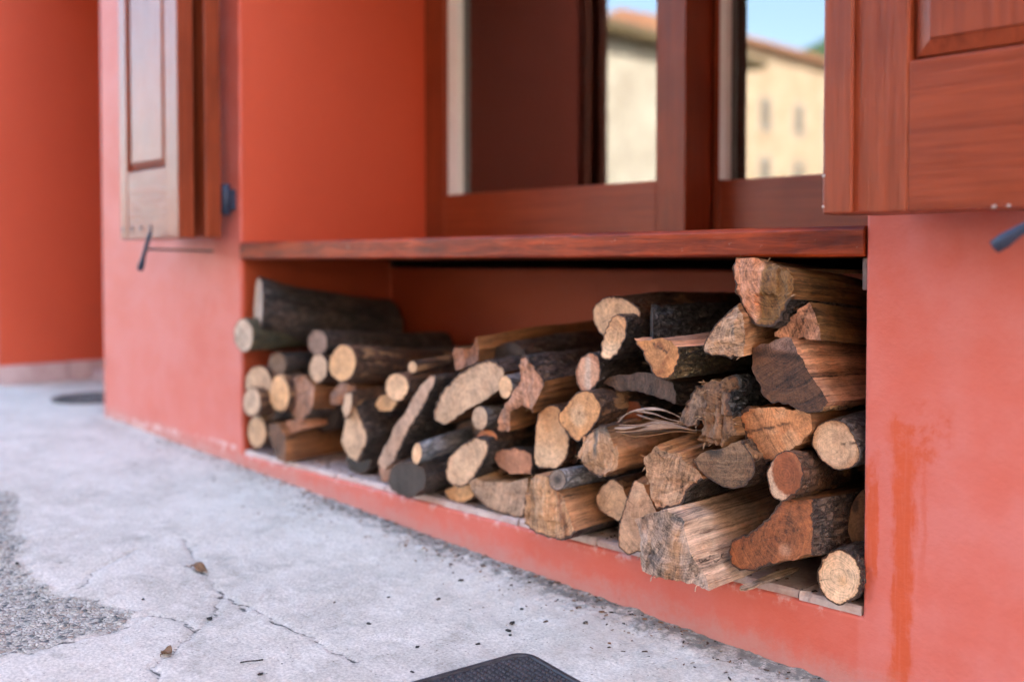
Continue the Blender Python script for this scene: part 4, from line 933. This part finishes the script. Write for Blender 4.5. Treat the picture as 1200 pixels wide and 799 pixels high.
  dict(end='pinkbrown', split='brownsplit', bark='brown', pitch=0.05, len=0.44, rough=1, y0=0.04, tx=0.0, label='long brown split stick lying high on top of the pile')),
('B11', [(-0.7806, 0.4238), (-0.7851, 0.4314), (-0.7919, 0.4362), (-0.7999, 0.4375), (-0.808, 0.435), (-0.8148, 0.429), (-0.8194, 0.4205), (-0.8211, 0.4108), (-0.8194, 0.4014), (-0.8148, 0.3937), (-0.808, 0.3889), (-0.7999, 0.3878), (-0.7919, 0.3904), (-0.7851, 0.3964), (-0.7806, 0.4049), (-0.7791, 0.4145)], [1]*16,
  dict(end='pale', bark='bluegrey', len=0.4, y0=-0.01, tx=0.0, label='small cream branch end between half-moon log and ragged pink split')),
('B12', [(-0.7585, 0.432), (-0.7746, 0.399), (-0.8109, 0.3572), (-0.8239, 0.3173), (-0.7872, 0.3203), (-0.7728, 0.3663), (-0.7434, 0.3787), (-0.7164, 0.3659), (-0.689, 0.4069), (-0.6857, 0.4349), (-0.7347, 0.4788), (-0.7541, 0.4668)], [0, 0, 0, 0, 0, 0, 0, 0, 0, 1, 1, 0],
  dict(end='pink', split='brownsplit', bark='lichen', rough=1, len=0.46, y0=-0.01, tx=0.0, label='large split log with ragged pinkish end and dark wet bark on top')),
('B18', [(-0.8525, 0.4731), (-0.8648, 0.4843), (-0.8834, 0.4912), (-0.9056, 0.4928), (-0.9281, 0.4886), (-0.9474, 0.4793), (-0.9605, 0.4662), (-0.9651, 0.4513), (-0.9605, 0.437), (-0.9475, 0.4256), (-0.9281, 0.4189), (-0.9056, 0.4179), (-0.8834, 0.4225), (-0.8648, 0.432), (-0.8525, 0.4449), (-0.8482, 0.4593)], [1]*16,
  dict(end='darkgrey', bark='lichen', pitch=0.02, len=0.38, y0=0.1, tx=0.0, label='dark lichened log set back behind the half-moon log')),
('B13', [(-0.8411, 0.2346), (-0.804, 0.227), (-0.7499, 0.2349), (-0.7455, 0.2673), (-0.7858, 0.281), (-0.8364, 0.2692), (-0.8553, 0.2523)], [0, 0, 1, 1, 1, 1, 0],
  dict(end='pinkbrown', split='brown', bark='black', len=0.42, y0=0.01, tx=0.0, label='dark purplish-brown split log below the ragged pink one')),
('B9', [(-0.9002, 0.182), (-0.8831, 0.1629), (-0.854, 0.1425), (-0.811, 0.134), (-0.7759, 0.1363), (-0.7666, 0.1879), (-0.7657, 0.2168), (-0.8709, 0.1995), (-0.9042, 0.2041)], [1, 1, 1, 1, 1, 0, 0, 0, 0],
  dict(end='greywhite', grit=0.6, split='palesplit', bark='brown', len=0.42, y0=0.0043, tx=0.25, label='pale greyish half log with flat top lying on the ledge')),
('C1', [(-0.5953, 0.546), (-0.5725, 0.5326), (-0.5242, 0.5322), (-0.494, 0.5591), (-0.487, 0.5802), (-0.5172, 0.6007), (-0.5615, 0.6081), (-0.5955, 0.5956), (-0.6054, 0.5737)], [1]*9,
  dict(end='ochre', bark='brown', len=0.42, y0=0.05, tx=0.0, label='dark-barked log with tan end at the highest middle of the pile')),
('C2', [(-0.5193, 0.5629), (-0.5323, 0.5399), (-0.5417, 0.5073), (-0.5321, 0.4911), (-0.5118, 0.4935), (-0.4904, 0.5188), (-0.4813, 0.5535), (-0.4871, 0.572), (-0.5049, 0.5735)], [1]*9,
  dict(end='palebean', bark='black', len=0.42, y0=0.0, tx=0.0, label='dark log with narrow bean-shaped cream end below the tan end')),
('C3', [(-0.3962, 0.5576), (-0.4049, 0.5764), (-0.418, 0.5888), (-0.4336, 0.5929), (-0.4493, 0.5878), (-0.4628, 0.5742), (-0.4718, 0.5542), (-0.4749, 0.5307), (-0.4716, 0.5076), (-0.4624, 0.4885), (-0.4488, 0.4763), (-0.433, 0.4729), (-0.4175, 0.4786), (-0.4045, 0.4925), (-0.3959, 0.5123), (-0.393, 0.5351)], [1]*16,
  dict(end='darkgrey', bark='crack', len=0.42, taper=0.9, y0=0.02, tx=-1.2, label='black log with deeply cracked charred-looking bark on top of pile')),
('C4', [(-0.3978, 0.5225), (-0.3815, 0.5004), (-0.3591, 0.4766), (-0.3433, 0.4748), (-0.3309, 0.4813), (-0.3182, 0.5073), (-0.3128, 0.5306), (-0.3282, 0.5417), (-0.3547, 0.5448), (-0.3817, 0.5432), (-0.4093, 0.5399)], [1, 1, 1, 1, 1, 1, 0, 0, 0, 0, 1],
  dict(end='orangetan', split='pinksplit', bark='mossy', yaw=0.05, pitch=0.05, len=0.44, y0=-0.06, tx=0.0, label='triangular split log with orange-tan end and flat pinkish top')),
('C5', [(-0.5453, 0.4735), (-0.5487, 0.4861), (-0.556, 0.4948), (-0.5662, 0.4985), (-0.5777, 0.4963), (-0.5889, 0.4887), (-0.5981, 0.4767), (-0.6037, 0.4621), (-0.6048, 0.4473), (-0.6013, 0.4345), (-0.5938, 0.4257), (-0.5834, 0.4223), (-0.5718, 0.4247), (-0.5607, 0.4326), (-0.5518, 0.4446), (-0.5464, 0.4589)], [1]*16,
  dict(end='pinkpale', bark='black', len=0.42, y0=0.0, tx=0.0, label='dark log with pale pinkish streaked end beside the ragged pink split')),
('C6', [(-0.5513, 0.4355), (-0.5204, 0.4326), (-0.4676, 0.4345), (-0.4335, 0.4281), (-0.4002, 0.4218), (-0.378, 0.4187), (-0.3775, 0.4425), (-0.3873, 0.4575), (-0.4136, 0.4701), (-0.4609, 0.4672), (-0.5386, 0.4539), (-0.5576, 0.4434)], [0, 1, 1, 1, 1, 1, 1, 0, 0, 0, 0, 0],
  dict(end='greydark', split='greydark', grit=1.2, bark='black', len=0.4, y0=0.02, tx=0.0, label='grey weathered wedge shaped like a bent elbow under the black cracked log')),
('C7', [(-0.6065, 0.3453), (-0.5894, 0.3321), (-0.5725, 0.3316), (-0.546, 0.3549), (-0.5226, 0.3823), (-0.5181, 0.4075), (-0.5331, 0.4233), (-0.5727, 0.4235), (-0.6135, 0.3879), (-0.6255, 0.3648)], [1]*10,
  dict(end='peach', bark='brown', len=0.44, y0=-0.03, tx=0.0, label='round log with warm peach end and a dark pith dot')),
('B14', [(-0.7169, 0.3315), (-0.7213, 0.2827), (-0.7113, 0.2573), (-0.6801, 0.2559), (-0.6515, 0.2645), (-0.6339, 0.2918), (-0.6287, 0.3262), (-0.6375, 0.3382), (-0.6517, 0.3783), (-0.6767, 0.385), (-0.7077, 0.3646)], [1]*11,
  dict(end='palebean', bark='brown', len=0.42, y0=0.0, tx=0.0, label='tall oval log end of cream and tan, under the peach round end')),
('C10', [(-0.5384, 0.3619), (-0.5156, 0.3619), (-0.4774, 0.3762), (-0.4807, 0.4009), (-0.503, 0.4088), (-0.5288, 0.4012), (-0.5402, 0.3797)], [1]*7,
  dict(end='redbrown', bark='black', len=0.4, y0=0.05, tx=0.0, label='reddish-brown log end half hidden by curled bark strips')),
('C12', [(-0.5502, 0.2883), (-0.5207, 0.2702), (-0.4982, 0.2711), (-0.4622, 0.291), (-0.4577, 0.3254), (-0.4733, 0.3524), (-0.4828, 0.3683), (-0.5081, 0.3666), (-0.5503, 0.3431), (-0.5685, 0.3008)], [1, 1, 0, 0, 0, 0, 1, 1, 0, 0],
  dict(end='palestain', split='palebrown', bark='brown', rough=1, len=0.42, y0=-0.04, tx=0.0, label='split block with blue-grey stain running down its pale end')),
('C13', [(-0.6218, 0.2975), (-0.6229, 0.3049), (-0.6261, 0.3098), (-0.6307, 0.3115), (-0.6361, 0.3098), (-0.6415, 0.3049), (-0.646, 0.2976), (-0.649, 0.2889), (-0.65, 0.2801), (-0.6488, 0.2727), (-0.6456, 0.2678), (-0.641, 0.2661), (-0.6355, 0.2679), (-0.6301, 0.2729), (-0.6257, 0.2802), (-0.6227, 0.2889)], [1]*16,
  dict(end='darkgrey', bark='grey', len=0.4, y0=0.03, tx=0.0, label='narrow dark grey branch end between tall oval and blue-stained block')),
('C14', [(-0.579, 0.2644), (-0.5842, 0.2707), (-0.592, 0.2743), (-0.6012, 0.2746), (-0.6105, 0.2716), (-0.6184, 0.2657), (-0.6237, 0.2577), (-0.6255, 0.249), (-0.6236, 0.2408), (-0.6183, 0.2344), (-0.6104, 0.2309), (-0.6011, 0.2307), (-0.5919, 0.2338), (-0.5842, 0.2398), (-0.579, 0.2477), (-0.5772, 0.2563)], [1]*16,
  dict(end='pithgrey', bark='silver', pitch=0.0, len=0.4, y0=-0.06, tx=0.0, label='round branch with dark grey sawn end and silvery bark')),
('C15', [(-0.3725, 0.2599), (-0.3588, 0.2345), (-0.3172, 0.2502), (-0.3081, 0.2753), (-0.2743, 0.3001), (-0.319, 0.3419), (-0.339, 0.34), (-0.3566, 0.3545), (-0.3871, 0.3274)], [0, 1, 1, 1, 0, 0, 0, 0, 0],
  dict(end='tan', split='tansplit', bark='black', rough=1, len=0.42, y0=-0.05, tx=0.3, label='tan split block with flat front and dark bark underneath, left of curved mossy end')),
('C16', [(-0.5486, 0.198), (-0.5269, 0.1856), (-0.4978, 0.1818), (-0.4777, 0.2101), (-0.474, 0.228), (-0.4822, 0.2489), (-0.5142, 0.2564), (-0.55, 0.2205)], [1, 0, 0, 0, 0, 1, 1, 1],
  dict(end='ochre', split='palebrown', bark='brown', len=0.4, y0=0.0, tx=0.0, label='small tan quarter log end below the blue-stained block')),
('C17', [(-0.461, 0.1409), (-0.4424, 0.134), (-0.4153, 0.1477), (-0.3742, 0.1912), (-0.3831, 0.2296), (-0.4069, 0.2706), (-0.4309, 0.2726), (-0.4612, 0.1894), (-0.4653, 0.1498)], [1, 1, 0, 0, 0, 0, 1, 1, 1],
  dict(end='tan', split='tansplit', bark='brown', len=0.42, y0=-0.0331, tx=0.0, label='tan wedge with ringed end squeezed beside the big weathered grey piece')),
('E14', [(-0.6706, 0.1363), (-0.628, 0.134), (-0.5866, 0.1382), (-0.5539, 0.1603), (-0.6021, 0.2273), (-0.6281, 0.2568), (-0.6653, 0.252), (-0.6869, 0.2401), (-0.699, 0.1486)], [1, 1, 1, 0, 0, 0, 0, 0, 1],
  dict(end='palestreak', split='palebrown', bark='black', rough=1, len=0.42, y0=-0.0534, tx=0.0, label='broad pale split block with vertical grain lying on the ledge')),
('D1', [(-0.213, 0.6316), (-0.1977, 0.5994), (-0.1801, 0.5806), (-0.1532, 0.5743), (-0.1293, 0.5848), (-0.1085, 0.619), (-0.1065, 0.6544), (-0.1301, 0.6689), (-0.154, 0.6751), (-0.1785, 0.6847), (-0.1933, 0.6869), (-0.2122, 0.6827), (-0.2196, 0.6642)], [1, 1, 1, 1, 1, 0, 0, 0, 0, 0, 0, 1, 1],
  dict(end='pinkmoss', split='mosssplit', bark='black', rough=1, pitch=-0.12, len=0.44, y0=-0.03, tx=0.0, label='big split log with pink and mossy-brown faces, top of the pile under the sill')),
('D2', [(-0.241, 0.521), (-0.2125, 0.5184), (-0.1929, 0.5193), (-0.1891, 0.5601), (-0.1935, 0.591), (-0.2047, 0.6085), (-0.2187, 0.5997), (-0.2399, 0.5747), (-0.2629, 0.5393), (-0.2678, 0.5242)], [1, 0, 0, 0, 0, 1, 1, 1, 1, 1],
  dict(end='tanpale', split='palebrown', bark='brown', rough=1, len=0.44, y0=-0.04, tx=0.0, label='pale split log with jagged front left of the mossy-brown top log')),
('D3', [(-0.1554, 0.5497), (-0.1172, 0.5507), (-0.0643, 0.5535), (-0.0714, 0.5863), (-0.0853, 0.6128), (-0.1036, 0.5997), (-0.1269, 0.5841), (-0.1568, 0.5615)], [0]*8,
  dict(end='pink', split='mosssplit', bark='brown', rough=1, pitch=-0.08, len=0.44, y0=-0.01, tx=0.0, label='pinkish split log with mossy side wedged under the top log')),
('D4', [(-0.1912, 0.4996), (-0.173, 0.4621), (-0.1533, 0.4467), (-0.1293, 0.449), (-0.0872, 0.4389), (-0.0556, 0.4448), (-0.0446, 0.4552), (-0.074, 0.4917), (-0.0972, 0.5233), (-0.1138, 0.5546), (-0.1542, 0.5477), (-0.1923, 0.5343)], [0, 1, 1, 1, 1, 0, 0, 0, 0, 0, 0, 0],
  dict(end='darksawn', grit=0.9, split='pinksplit', bark='brown', pitch=-0.1, yaw=-0.05, len=0.44, taper=1.0, y0=-0.02, tx=0.0, label='large split log with dark brown sawn end and light reddish side, against the near jamb')),
('E3', [(-0.2069, 0.3776), (-0.184, 0.3476), (-0.1641, 0.3386), (-0.1328, 0.3631), (-0.1045, 0.3775), (-0.0826, 0.4054), (-0.0865, 0.4322), (-0.1382, 0.4383), (-0.1971, 0.4293), (-0.2199, 0.4137)], [1, 1, 0, 0, 0, 0, 0, 0, 1, 1],
  dict(end='orangering', grit=0.5, split='brown', bark='purple', len=0.43, y0=-0.01, tx=0.0, label='orange-tan quarter log with a long crack and thick dark bark rim')),
('D6', [(-0.2729, 0.4287), (-0.2789, 0.394), (-0.2913, 0.3675), (-0.2416, 0.364), (-0.2087, 0.3841), (-0.2209, 0.4134), (-0.2271, 0.441), (-0.2183, 0.47), (-0.2304, 0.4844), (-0.267, 0.4763), (-0.2794, 0.4648)], [0, 0, 0, 0, 0, 1, 1, 1, 0, 0, 0],
  dict(end='fibre', split='fibre', bark='crack', rough=2, len=0.42, y0=-0.03, tx=0.0, label='rough fibrous brown split with torn hairy grain in the gap')),
('D7', [(-0.3322, 0.3846), (-0.3127, 0.3895), (-0.2952, 0.4128), (-0.2938, 0.445), (-0.3131, 0.4527), (-0.3422, 0.4188), (-0.352, 0.3933)], [0, 1, 1, 1, 1, 0, 0],
  dict(end='chip', split='brown', bark='crack', rough=1, len=0.3, y0=0.0, tx=0.0, label='small black-barked fragment with pale chipped tip')),
('E4', [(-0.2745, 0.3119), (-0.2436, 0.2996), (-0.2104, 0.2963), (-0.1784, 0.3185), (-0.1729, 0.3494), (-0.1963, 0.3766), (-0.2229, 0.3656), (-0.2531, 0.3539), (-0.2779, 0.3475), (-0.2935, 0.3328)], [1, 1, 1, 1, 1, 0, 0, 0, 0, 1],
  dict(end='fibregrey', split='fibre', grit=1.2, bark='brown', len=0.42, y0=-0.04, tx=0.0, label='rounded grey-brown log end with combed horizontal grain and a black knot hollow')),
('E1', [(-0.0836, 0.3698), (-0.0656, 0.3538), (-0.0414, 0.345), (-0.0157, 0.3567), (-0.0075, 0.3778), (-0.0184, 0.4065), (-0.0313, 0.421), (-0.0553, 0.4236), (-0.0795, 0.4094), (-0.0892, 0.3877)], [1]*10,
  dict(end='palecrack', bark='grey', len=0.43, y0=0.0, tx=0.0, label='pale round log end with one short crack, beside the near jamb')),
('E2', [(-0.078, 0.3493), (-0.0828, 0.3622), (-0.0916, 0.3707), (-0.1031, 0.3737), (-0.1157, 0.3706), (-0.1273, 0.3617), (-0.1363, 0.3483), (-0.1411, 0.3326), (-0.1409, 0.3169), (-0.1358, 0.3038), (-0.1267, 0.2953), (-0.1149, 0.2926), (-0.1023, 0.2962), (-0.0909, 0.3054), (-0.0823, 0.3186), (-0.0778, 0.334)], [1]*16,
  dict(end='rustcrescent', bark='brownpatch', pitch=-0.1, yaw=-0.05, len=0.42, y0=-0.05, tx=0.0, label='brown-barked log with rust-red end and a cream crescent')),
('E8', [(-0.2068, 0.1659), (-0.1821, 0.1626), (-0.1392, 0.1814), (-0.0977, 0.1951), (-0.0643, 0.2102), (-0.0625, 0.255), (-0.0651, 0.2981), (-0.1192, 0.292), (-0.126, 0.2784), (-0.1468, 0.2518), (-0.1753, 0.2255), (-0.2071, 0.2066), (-0.216, 0.1876)], [1, 1, 0, 0, 1, 1, 0, 1, 1, 1, 1, 1, 1],
  dict(end='redsawn', grit=0.55, split='brownsplit', bark='dark', len=0.42, y0=-0.04, tx=0.0, label='boot-shaped log end with polished red-brown sawn face')),
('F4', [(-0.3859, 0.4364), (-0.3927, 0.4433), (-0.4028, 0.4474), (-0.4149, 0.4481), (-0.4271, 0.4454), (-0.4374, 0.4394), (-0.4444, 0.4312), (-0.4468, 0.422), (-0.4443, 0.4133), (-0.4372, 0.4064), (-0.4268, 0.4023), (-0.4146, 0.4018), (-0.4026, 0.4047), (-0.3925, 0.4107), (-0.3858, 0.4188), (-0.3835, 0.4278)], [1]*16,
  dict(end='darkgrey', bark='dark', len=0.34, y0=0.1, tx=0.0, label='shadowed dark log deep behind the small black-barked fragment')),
('E9', [(0.0032, 0.1989), (-0.0047, 0.2105), (-0.0166, 0.217), (-0.0307, 0.2173), (-0.0449, 0.2112), (-0.057, 0.1996), (-0.0651, 0.1842), (-0.0678, 0.1674), (-0.0648, 0.1519), (-0.0564, 0.1402), (-0.0441, 0.134), (-0.0298, 0.1343), (-0.0158, 0.1408), (-0.0041, 0.1525), (0.0036, 0.1676), (0.0061, 0.1839)], [1]*16,
  dict(end='cream', bark='black', len=0.43, y0=-0.012, tx=0.0, label='round cream log standing on the ledge in the near corner, black bark')),
('E10', [(-0.0492, 0.2078), (-0.0186, 0.2139), (-0.0171, 0.2658), (-0.0283, 0.3052), (-0.0478, 0.2771), (-0.0549, 0.2381)], [0, 0, 0, 1, 1, 0],
  dict(end='fibregrey', split='brownsplit', bark='brown', len=0.38, y0=0.06, tx=0.0, label='grey-brown split standing against the near jamb above the round cream log')),
('E7', [(-0.3631, 0.1931), (-0.3545, 0.1365), (-0.3314, 0.1362), (-0.2866, 0.1357), (-0.2433, 0.1365), (-0.2134, 0.134), (-0.2285, 0.1663), (-0.2468, 0.1953), (-0.2561, 0.2189), (-0.2623, 0.2406), (-0.2904, 0.2497), (-0.2999, 0.257), (-0.3385, 0.2412), (-0.3733, 0.2245)], [0]*14,
  dict(end='weathered', split='weathersplit', bark='grey', rough=1, len=0.44, pitch=0.03, y0=-0.1057, tx=0.0, label='big weathered grey split block jutting out over the painted kerb')),
('D9', [(-0.1704, 0.6594), (-0.1605, 0.6583), (-0.1606, 0.6657), (-0.1705, 0.6672), (-0.1755, 0.6656)], [0]*5,
  dict(end='palesplit', split='palesplit', bark='grey', yaw=0.2, pitch=-0.02, len=0.3, y0=0.08, tx=0.0, label='thin pale stick lying highest, just under the sill')),
('D10', [(-0.166, 0.6302), (-0.1365, 0.6286), (-0.1367, 0.6485), (-0.1564, 0.6616), (-0.1762, 0.6592)], [0]*5,
  dict(end='greydark', split='greysplit', bark='grey', pitch=-0.12, len=0.36, y0=0.09, tx=0.0, label='grey split rail lying behind the mossy-brown top log')),
]


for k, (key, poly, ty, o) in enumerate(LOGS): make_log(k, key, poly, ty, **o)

# ------------------------------------------------------------------ curled bark strips, splinters
STRIPS = [
 [(-.44,-.07,.3856),(-.4254,-.06,.4027),(-.3987,-.05,.4113),(-.3691,-.04,.4133),(-.3499,-.03,.4075),(-.3447,-.01,.3978)],
 [(-.4459,-.065,.39),(-.412,-.055,.4063),(-.3787,-.045,.4047),(-.3565,-.03,.396),(-.3381,-.01,.3904)],
 [(-.4405,-.08,.3757),(-.4171,-.07,.3773),(-.3873,-.06,.3837),(-.3547,-.05,.3876),(-.3268,-.03,.3845),(-.3123,-.005,.3766)],
 [(-.4369,-.08,.3693),(-.4067,-.07,.3725),(-.3632,-.065,.3843),(-.3349,-.05,.3872),(-.3113,-.02,.3798)],
 [(-.4346,-.07,.3656),(-.4043,-.06,.3667),(-.3613,-.05,.3734),(-.3296,-.035,.3781),(-.3087,-.01,.3763)],
 [(-.4204,-.04,.3984),(-.3854,-.045,.3944),(-.3594,-.035,.3922),(-.3348,-.01,.3854)],
 [(-.4464,-.06,.3783),(-.4089,-.05,.3814),(-.3719,-.045,.3905),(-.3432,-.03,.3894)]]
sh = empty('bark_shreds', (-.38, -.05, .366), label='curled pale strips of torn inner bark lying on the blue-stained block', category='bark shreds')
for k, p in enumerate(STRIPS):
    ribbon('strip', p, (.0030, .0022, .005, .007, .008, .0022, .003)[k], .0012, sh, ((.50,.46,.44), (.38,.34,.32), (.42,.36,.33), (.32,.23,.16), (.27,.18,.11), (.30,.25,.21), (.33,.27,.23))[k], .35, k*2.1)
sp = empty('splinter', (-.165, -.035, .134), label='pale splinter lying on the ledge beside the big weathered grey block', category='splinter')
ribbon('shaft', [(-.172,-.078,.140),(-.168,-.055,.141),(-.1664,-.03,.142),(-.1595,.01,.146),(-.15,.07,.148)], .0085, .004, sp, (.50,.42,.34), .2, 4)
# frayed fibres hanging from split wood, bits of sawdust mould
rf = random.Random(11)
def fibres(host, spots, label_part='fibre'):
    for (x, y, z) in spots:
        for _ in range(4):
            d = Vector((rf.uniform(-.012, .012), rf.uniform(-.012, -.002), rf.uniform(-.010, .006))); p = Vector((x, y, z))
            ribbon(label_part, [p, p+d*.5+Vector((0, 0, .002)), p+d], .0005, .0003, host, (.5, .38, .25), .5, rf.random()*9)
hosts = {o['label']: o for o in COL.objects if o.get('category') in ('log', 'branch')}
def host(s): return next(o for l, o in hosts.items() if s in l)
fibres(host('fibrous brown'), [(-.285, -.045, .44), (-.275, -.045, .41), (-.268, -.045, .455)])
fibres(host('triangular split'), [(-.40, -.03, .49), (-.38, .02, .487), (-.37, .05, .485)])

# ================================================================== DOORMAT
def doormat():
    w, l, r = .42, .62, .035; A = math.radians(-7.5)
    c0 = Vector((-.450, -.301, 0))           # the corner nearest the wall
    ex = Vector((math.cos(A), math.sin(A), 0)); ey = Vector((math.sin(A), -math.cos(A), 0))
    z0 = lambda p: ground_z(p.x)
    root = empty('doormat', (c0.x+.2, c0.y-.3, ground_z(c0.x+.2)), label='black ribbed rubber doormat on the concrete in front of the niche', category='doormat')
    def rr(inset, z, n=8):
        out = []
        for cx, cy, a0 in ((l-r, r, -90), (l-r, w-r, 0), (r, w-r, 90), (r, r, 180)):
            for k in range(n+1):
                a = math.radians(a0 + 90*k/n); out.append((cx + (r-inset)*math.cos(a), cy + (r-inset)*math.sin(a), z))
        return out
    def tow(L): 
        o = []
        for u, v, z in L:
            p = c0 + ex*u + ey*v; o.append(Vector((p.x, p.y, ground_z(p.x) + z)) - Vector(root.location))
        return o
    rings = [rr(0, .001), rr(0, .006), rr(.002, .009), rr(.009, .009), rr(.011, .006)]
    V = []; F = []; n = rings[0].__len__()
    for R_ in rings: V += tow(R_)
    for j in range(4):
        for i in range(n): F.append((j*n+i, (j+1)*n+i, (j+1)*n+(i+1) % n, j*n+(i+1) % n))
    F.append(tuple(4*n+i for i in range(n)))
    mesh_obj('border', V, F, MAT['rubber'], root)
    V = []; F = []
    pitch = .0105
    nu, nv = int((l-.03)/pitch), int((w-.03)/pitch)
    for iu in range(nu):
        for iv in range(nv):
            u = .016+iu*pitch + (iv % 2)*pitch*.5; v = .016+iv*pitch
            if (u < r and v < r and math.hypot(u-r, v-r) > r-.014) or u > l-.02: continue
            a, h = .0040, .0085+rf.uniform(-.0006, .0006); k = V.__len__()
            V += tow([(u-a, v-a*.7, .0062), (u+a, v-a*.7, .0062), (u+a, v+a*.7, .0062), (u-a, v+a*.7, .0062), (u-a*.7, v-a*.45, h), (u+a*.7, v-a*.45, h), (u+a*.7, v+a*.45, h), (u-a*.7, v+a*.45, h)])
            F += [tuple(k+i for i in q) for q in ((4,7,6,5), (0,4,5,1), (1,5,6,2), (2,6,7,3), (3,7,4,0))]
    o = mesh_obj('rubber_studs', V, F, MAT['rubber'], root); o['kind'] = 'stuff'
doormat()

# ================================================================== LITTER ON THE CONCRETE
SPECK = [(-1.091,-.677),(-.925,-.629),(-.85,-.412),(-.725,-.425),(-.739,-.248),(-.541,-.253),(-.525,-.264),(-.562,-.223),(-.59,-.422),(-.518,-.492),(-.476,-.119),(-1.441,-.784),(-1.388,-.718),(-.668,-.679),(-.79,-.145),(-.807,-.317),(-.532,-.335),(-.60,-.16)]
def crumb(x, y, s):
    bm = bmesh.new(); bmesh.ops.create_icosphere(bm, subdivisions=2, radius=1)
    for v in bm.verts:
        k = 1 + .5*noise.noise(v.co*1.7 + Vector((x*50, y*50, 0))); v.co = Vector((v.co.x*s*1.3, v.co.y*s*.85, v.co.z*s*.5))*k
    me = bpy.data.meshes.new('crumb'); bm.to_mesh(me); bm.free(); me.materials.append(MAT['crumb'])
    o = bpy.data.objects.new('crumb', me); COL.objects.link(o); o.location = (x, y, ground_z(x)+s*.25); o.rotation_euler.z = rf.uniform(0, 6)
    setup(o, label='tiny black crumb of bark on the pale concrete', category='crumb', group='bark crumbs scattered on the concrete')
for x, y in SPECK: crumb(x, y, rf.uniform(.0028, .0052))
def leaf(x, y, ang, s, label):
    V, F = [], []; n, m_ = 9, 5; e = empty('dry_leaf', (x, y, ground_z(x)), label=label, category='leaf')
    for i in range(n):
        t = i/(n-1); w = s*.34*math.sin(t*math.pi*.93+.12)
        for j in range(m_):
            q = j/(m_-1)*2-1; px_, py_ = (t-.5)*s, q*w
            z = .004 + .35*abs(q)*w + .006*math.sin(t*5+ang) + .002*noise.noise((t*6, q*3, ang))
            V.append((px_*math.cos(ang)-py_*math.sin(ang), px_*math.sin(ang)+py_*math.cos(ang), max(.0015, z)))
    for i in range(n-1):
        for j in range(m_-1): a = i*m_+j; F.append((a, a+m_, a+m_+1, a+1))
    o = mesh_obj('blade', V, F, MAT['leafd'], e, True); sm = o.modifiers.new('thickness', 'SOLIDIFY'); sm.thickness = .0008
    d = Vector((math.cos(ang), math.sin(ang), 0)); st = tube('stalk', [d*(-.5*s)+Vector((0,0,.004)), d*(-.75*s)+Vector((0,0,.006)), d*(-1.0*s)+Vector((0,.004,.003))], .0009, MAT['leafd'], None, 6); st.parent = e
leaf(-1.174, -.52, .4, .040, 'curled brown dry leaf on the crack, the one farther from the doormat')
leaf(-.837, -.754, 2.2, .026, 'curled brown dry leaf by the end of the crack near the rough patch')
tube('twig', [(-.722,-.684,ground_z(-.72)+.003), (-.716,-.672,ground_z(-.716)+.004), (-.711,-.660,ground_z(-.711)+.003), (-.706,-.651,ground_z(-.706)+.004)], [.0014,.001,.001,.0016], MAT['crumb'], None, 6, label='thin dark twig lying alone on the pale concrete', category='twig')

# ------------------------------------------------------------------ litter shed by the wood: uncountable bits of bark and sawdust
def litter():
    V, F, WP, TI = [], [], [], []; rl = random.Random(5)
    def bit(x, y, z, s, tint):
        k = V.__len__(); a = rl.uniform(0, 6.28); l_, w_, h_ = s*rl.uniform(.8, 2.2), s*rl.uniform(.35, .8), s*rl.uniform(.15, .5)
        for sx, sy, sz in ((-1,-1,0), (1,-.7,0), (.8,1,0), (-1,.6,0), (-.7,-.6,1), (.8,-.5,.8), (.5,.7,1), (-.8,.4,.7)):
            px_, py_ = sx*l_*.5, sy*w_*.5; V.append((x+px_*math.cos(a)-py_*math.sin(a), y+px_*math.sin(a)+py_*math.cos(a), z+sz*h_)); WP.append((px_, py_, s+x)); TI.append(tint)
        F.extend(tuple(k+i for i in f) for f in ((0,3,2,1), (4,5,6,7), (0,1,5,4), (1,2,6,5), (2,3,7,6), (3,0,4,7)))
    cols = [(.05,.035,.028), (.09,.055,.035), (.40,.27,.16), (.55,.42,.28), (.18,.10,.05), (.03,.025,.022)]
    for _ in range(420):      # on the ledge
        bit(rl.uniform(XL+.01, XR-.01), rl.betavariate(1.1, 3)*.3+.008, .1325, rl.uniform(.0018, .0085), rl.choice(cols))
    for _ in range(900):      # along the foot of the wall
        x = rl.uniform(-2.4, .05); y = -rl.expovariate(1/.05)-.004
        bit(x, y, ground_z(x)+.0015+.002*rl.random(), rl.uniform(.0015, .0065), rl.choice(cols[:2]+cols[4:]+[(.22,.2,.18)]))
    for _ in range(260):      # thinly over the pavement
        x = rl.uniform(-2.2, .0); y = -rl.random()**1.3*1.1
        bit(x, y, ground_z(x)+.0015, rl.uniform(.0008, .0024), rl.choice(cols[:2]+[(.06,.06,.06)]))
    o = mesh_obj('bark_litter', V, F, MAT['wood'], None, False, kind='stuff', label='bits of bark and sawdust on the ledge and along the wall foot', category='litter')
    set_attrs(o.data, WP, TI, [9.]*V.__len__(), None, 0.)
litter()
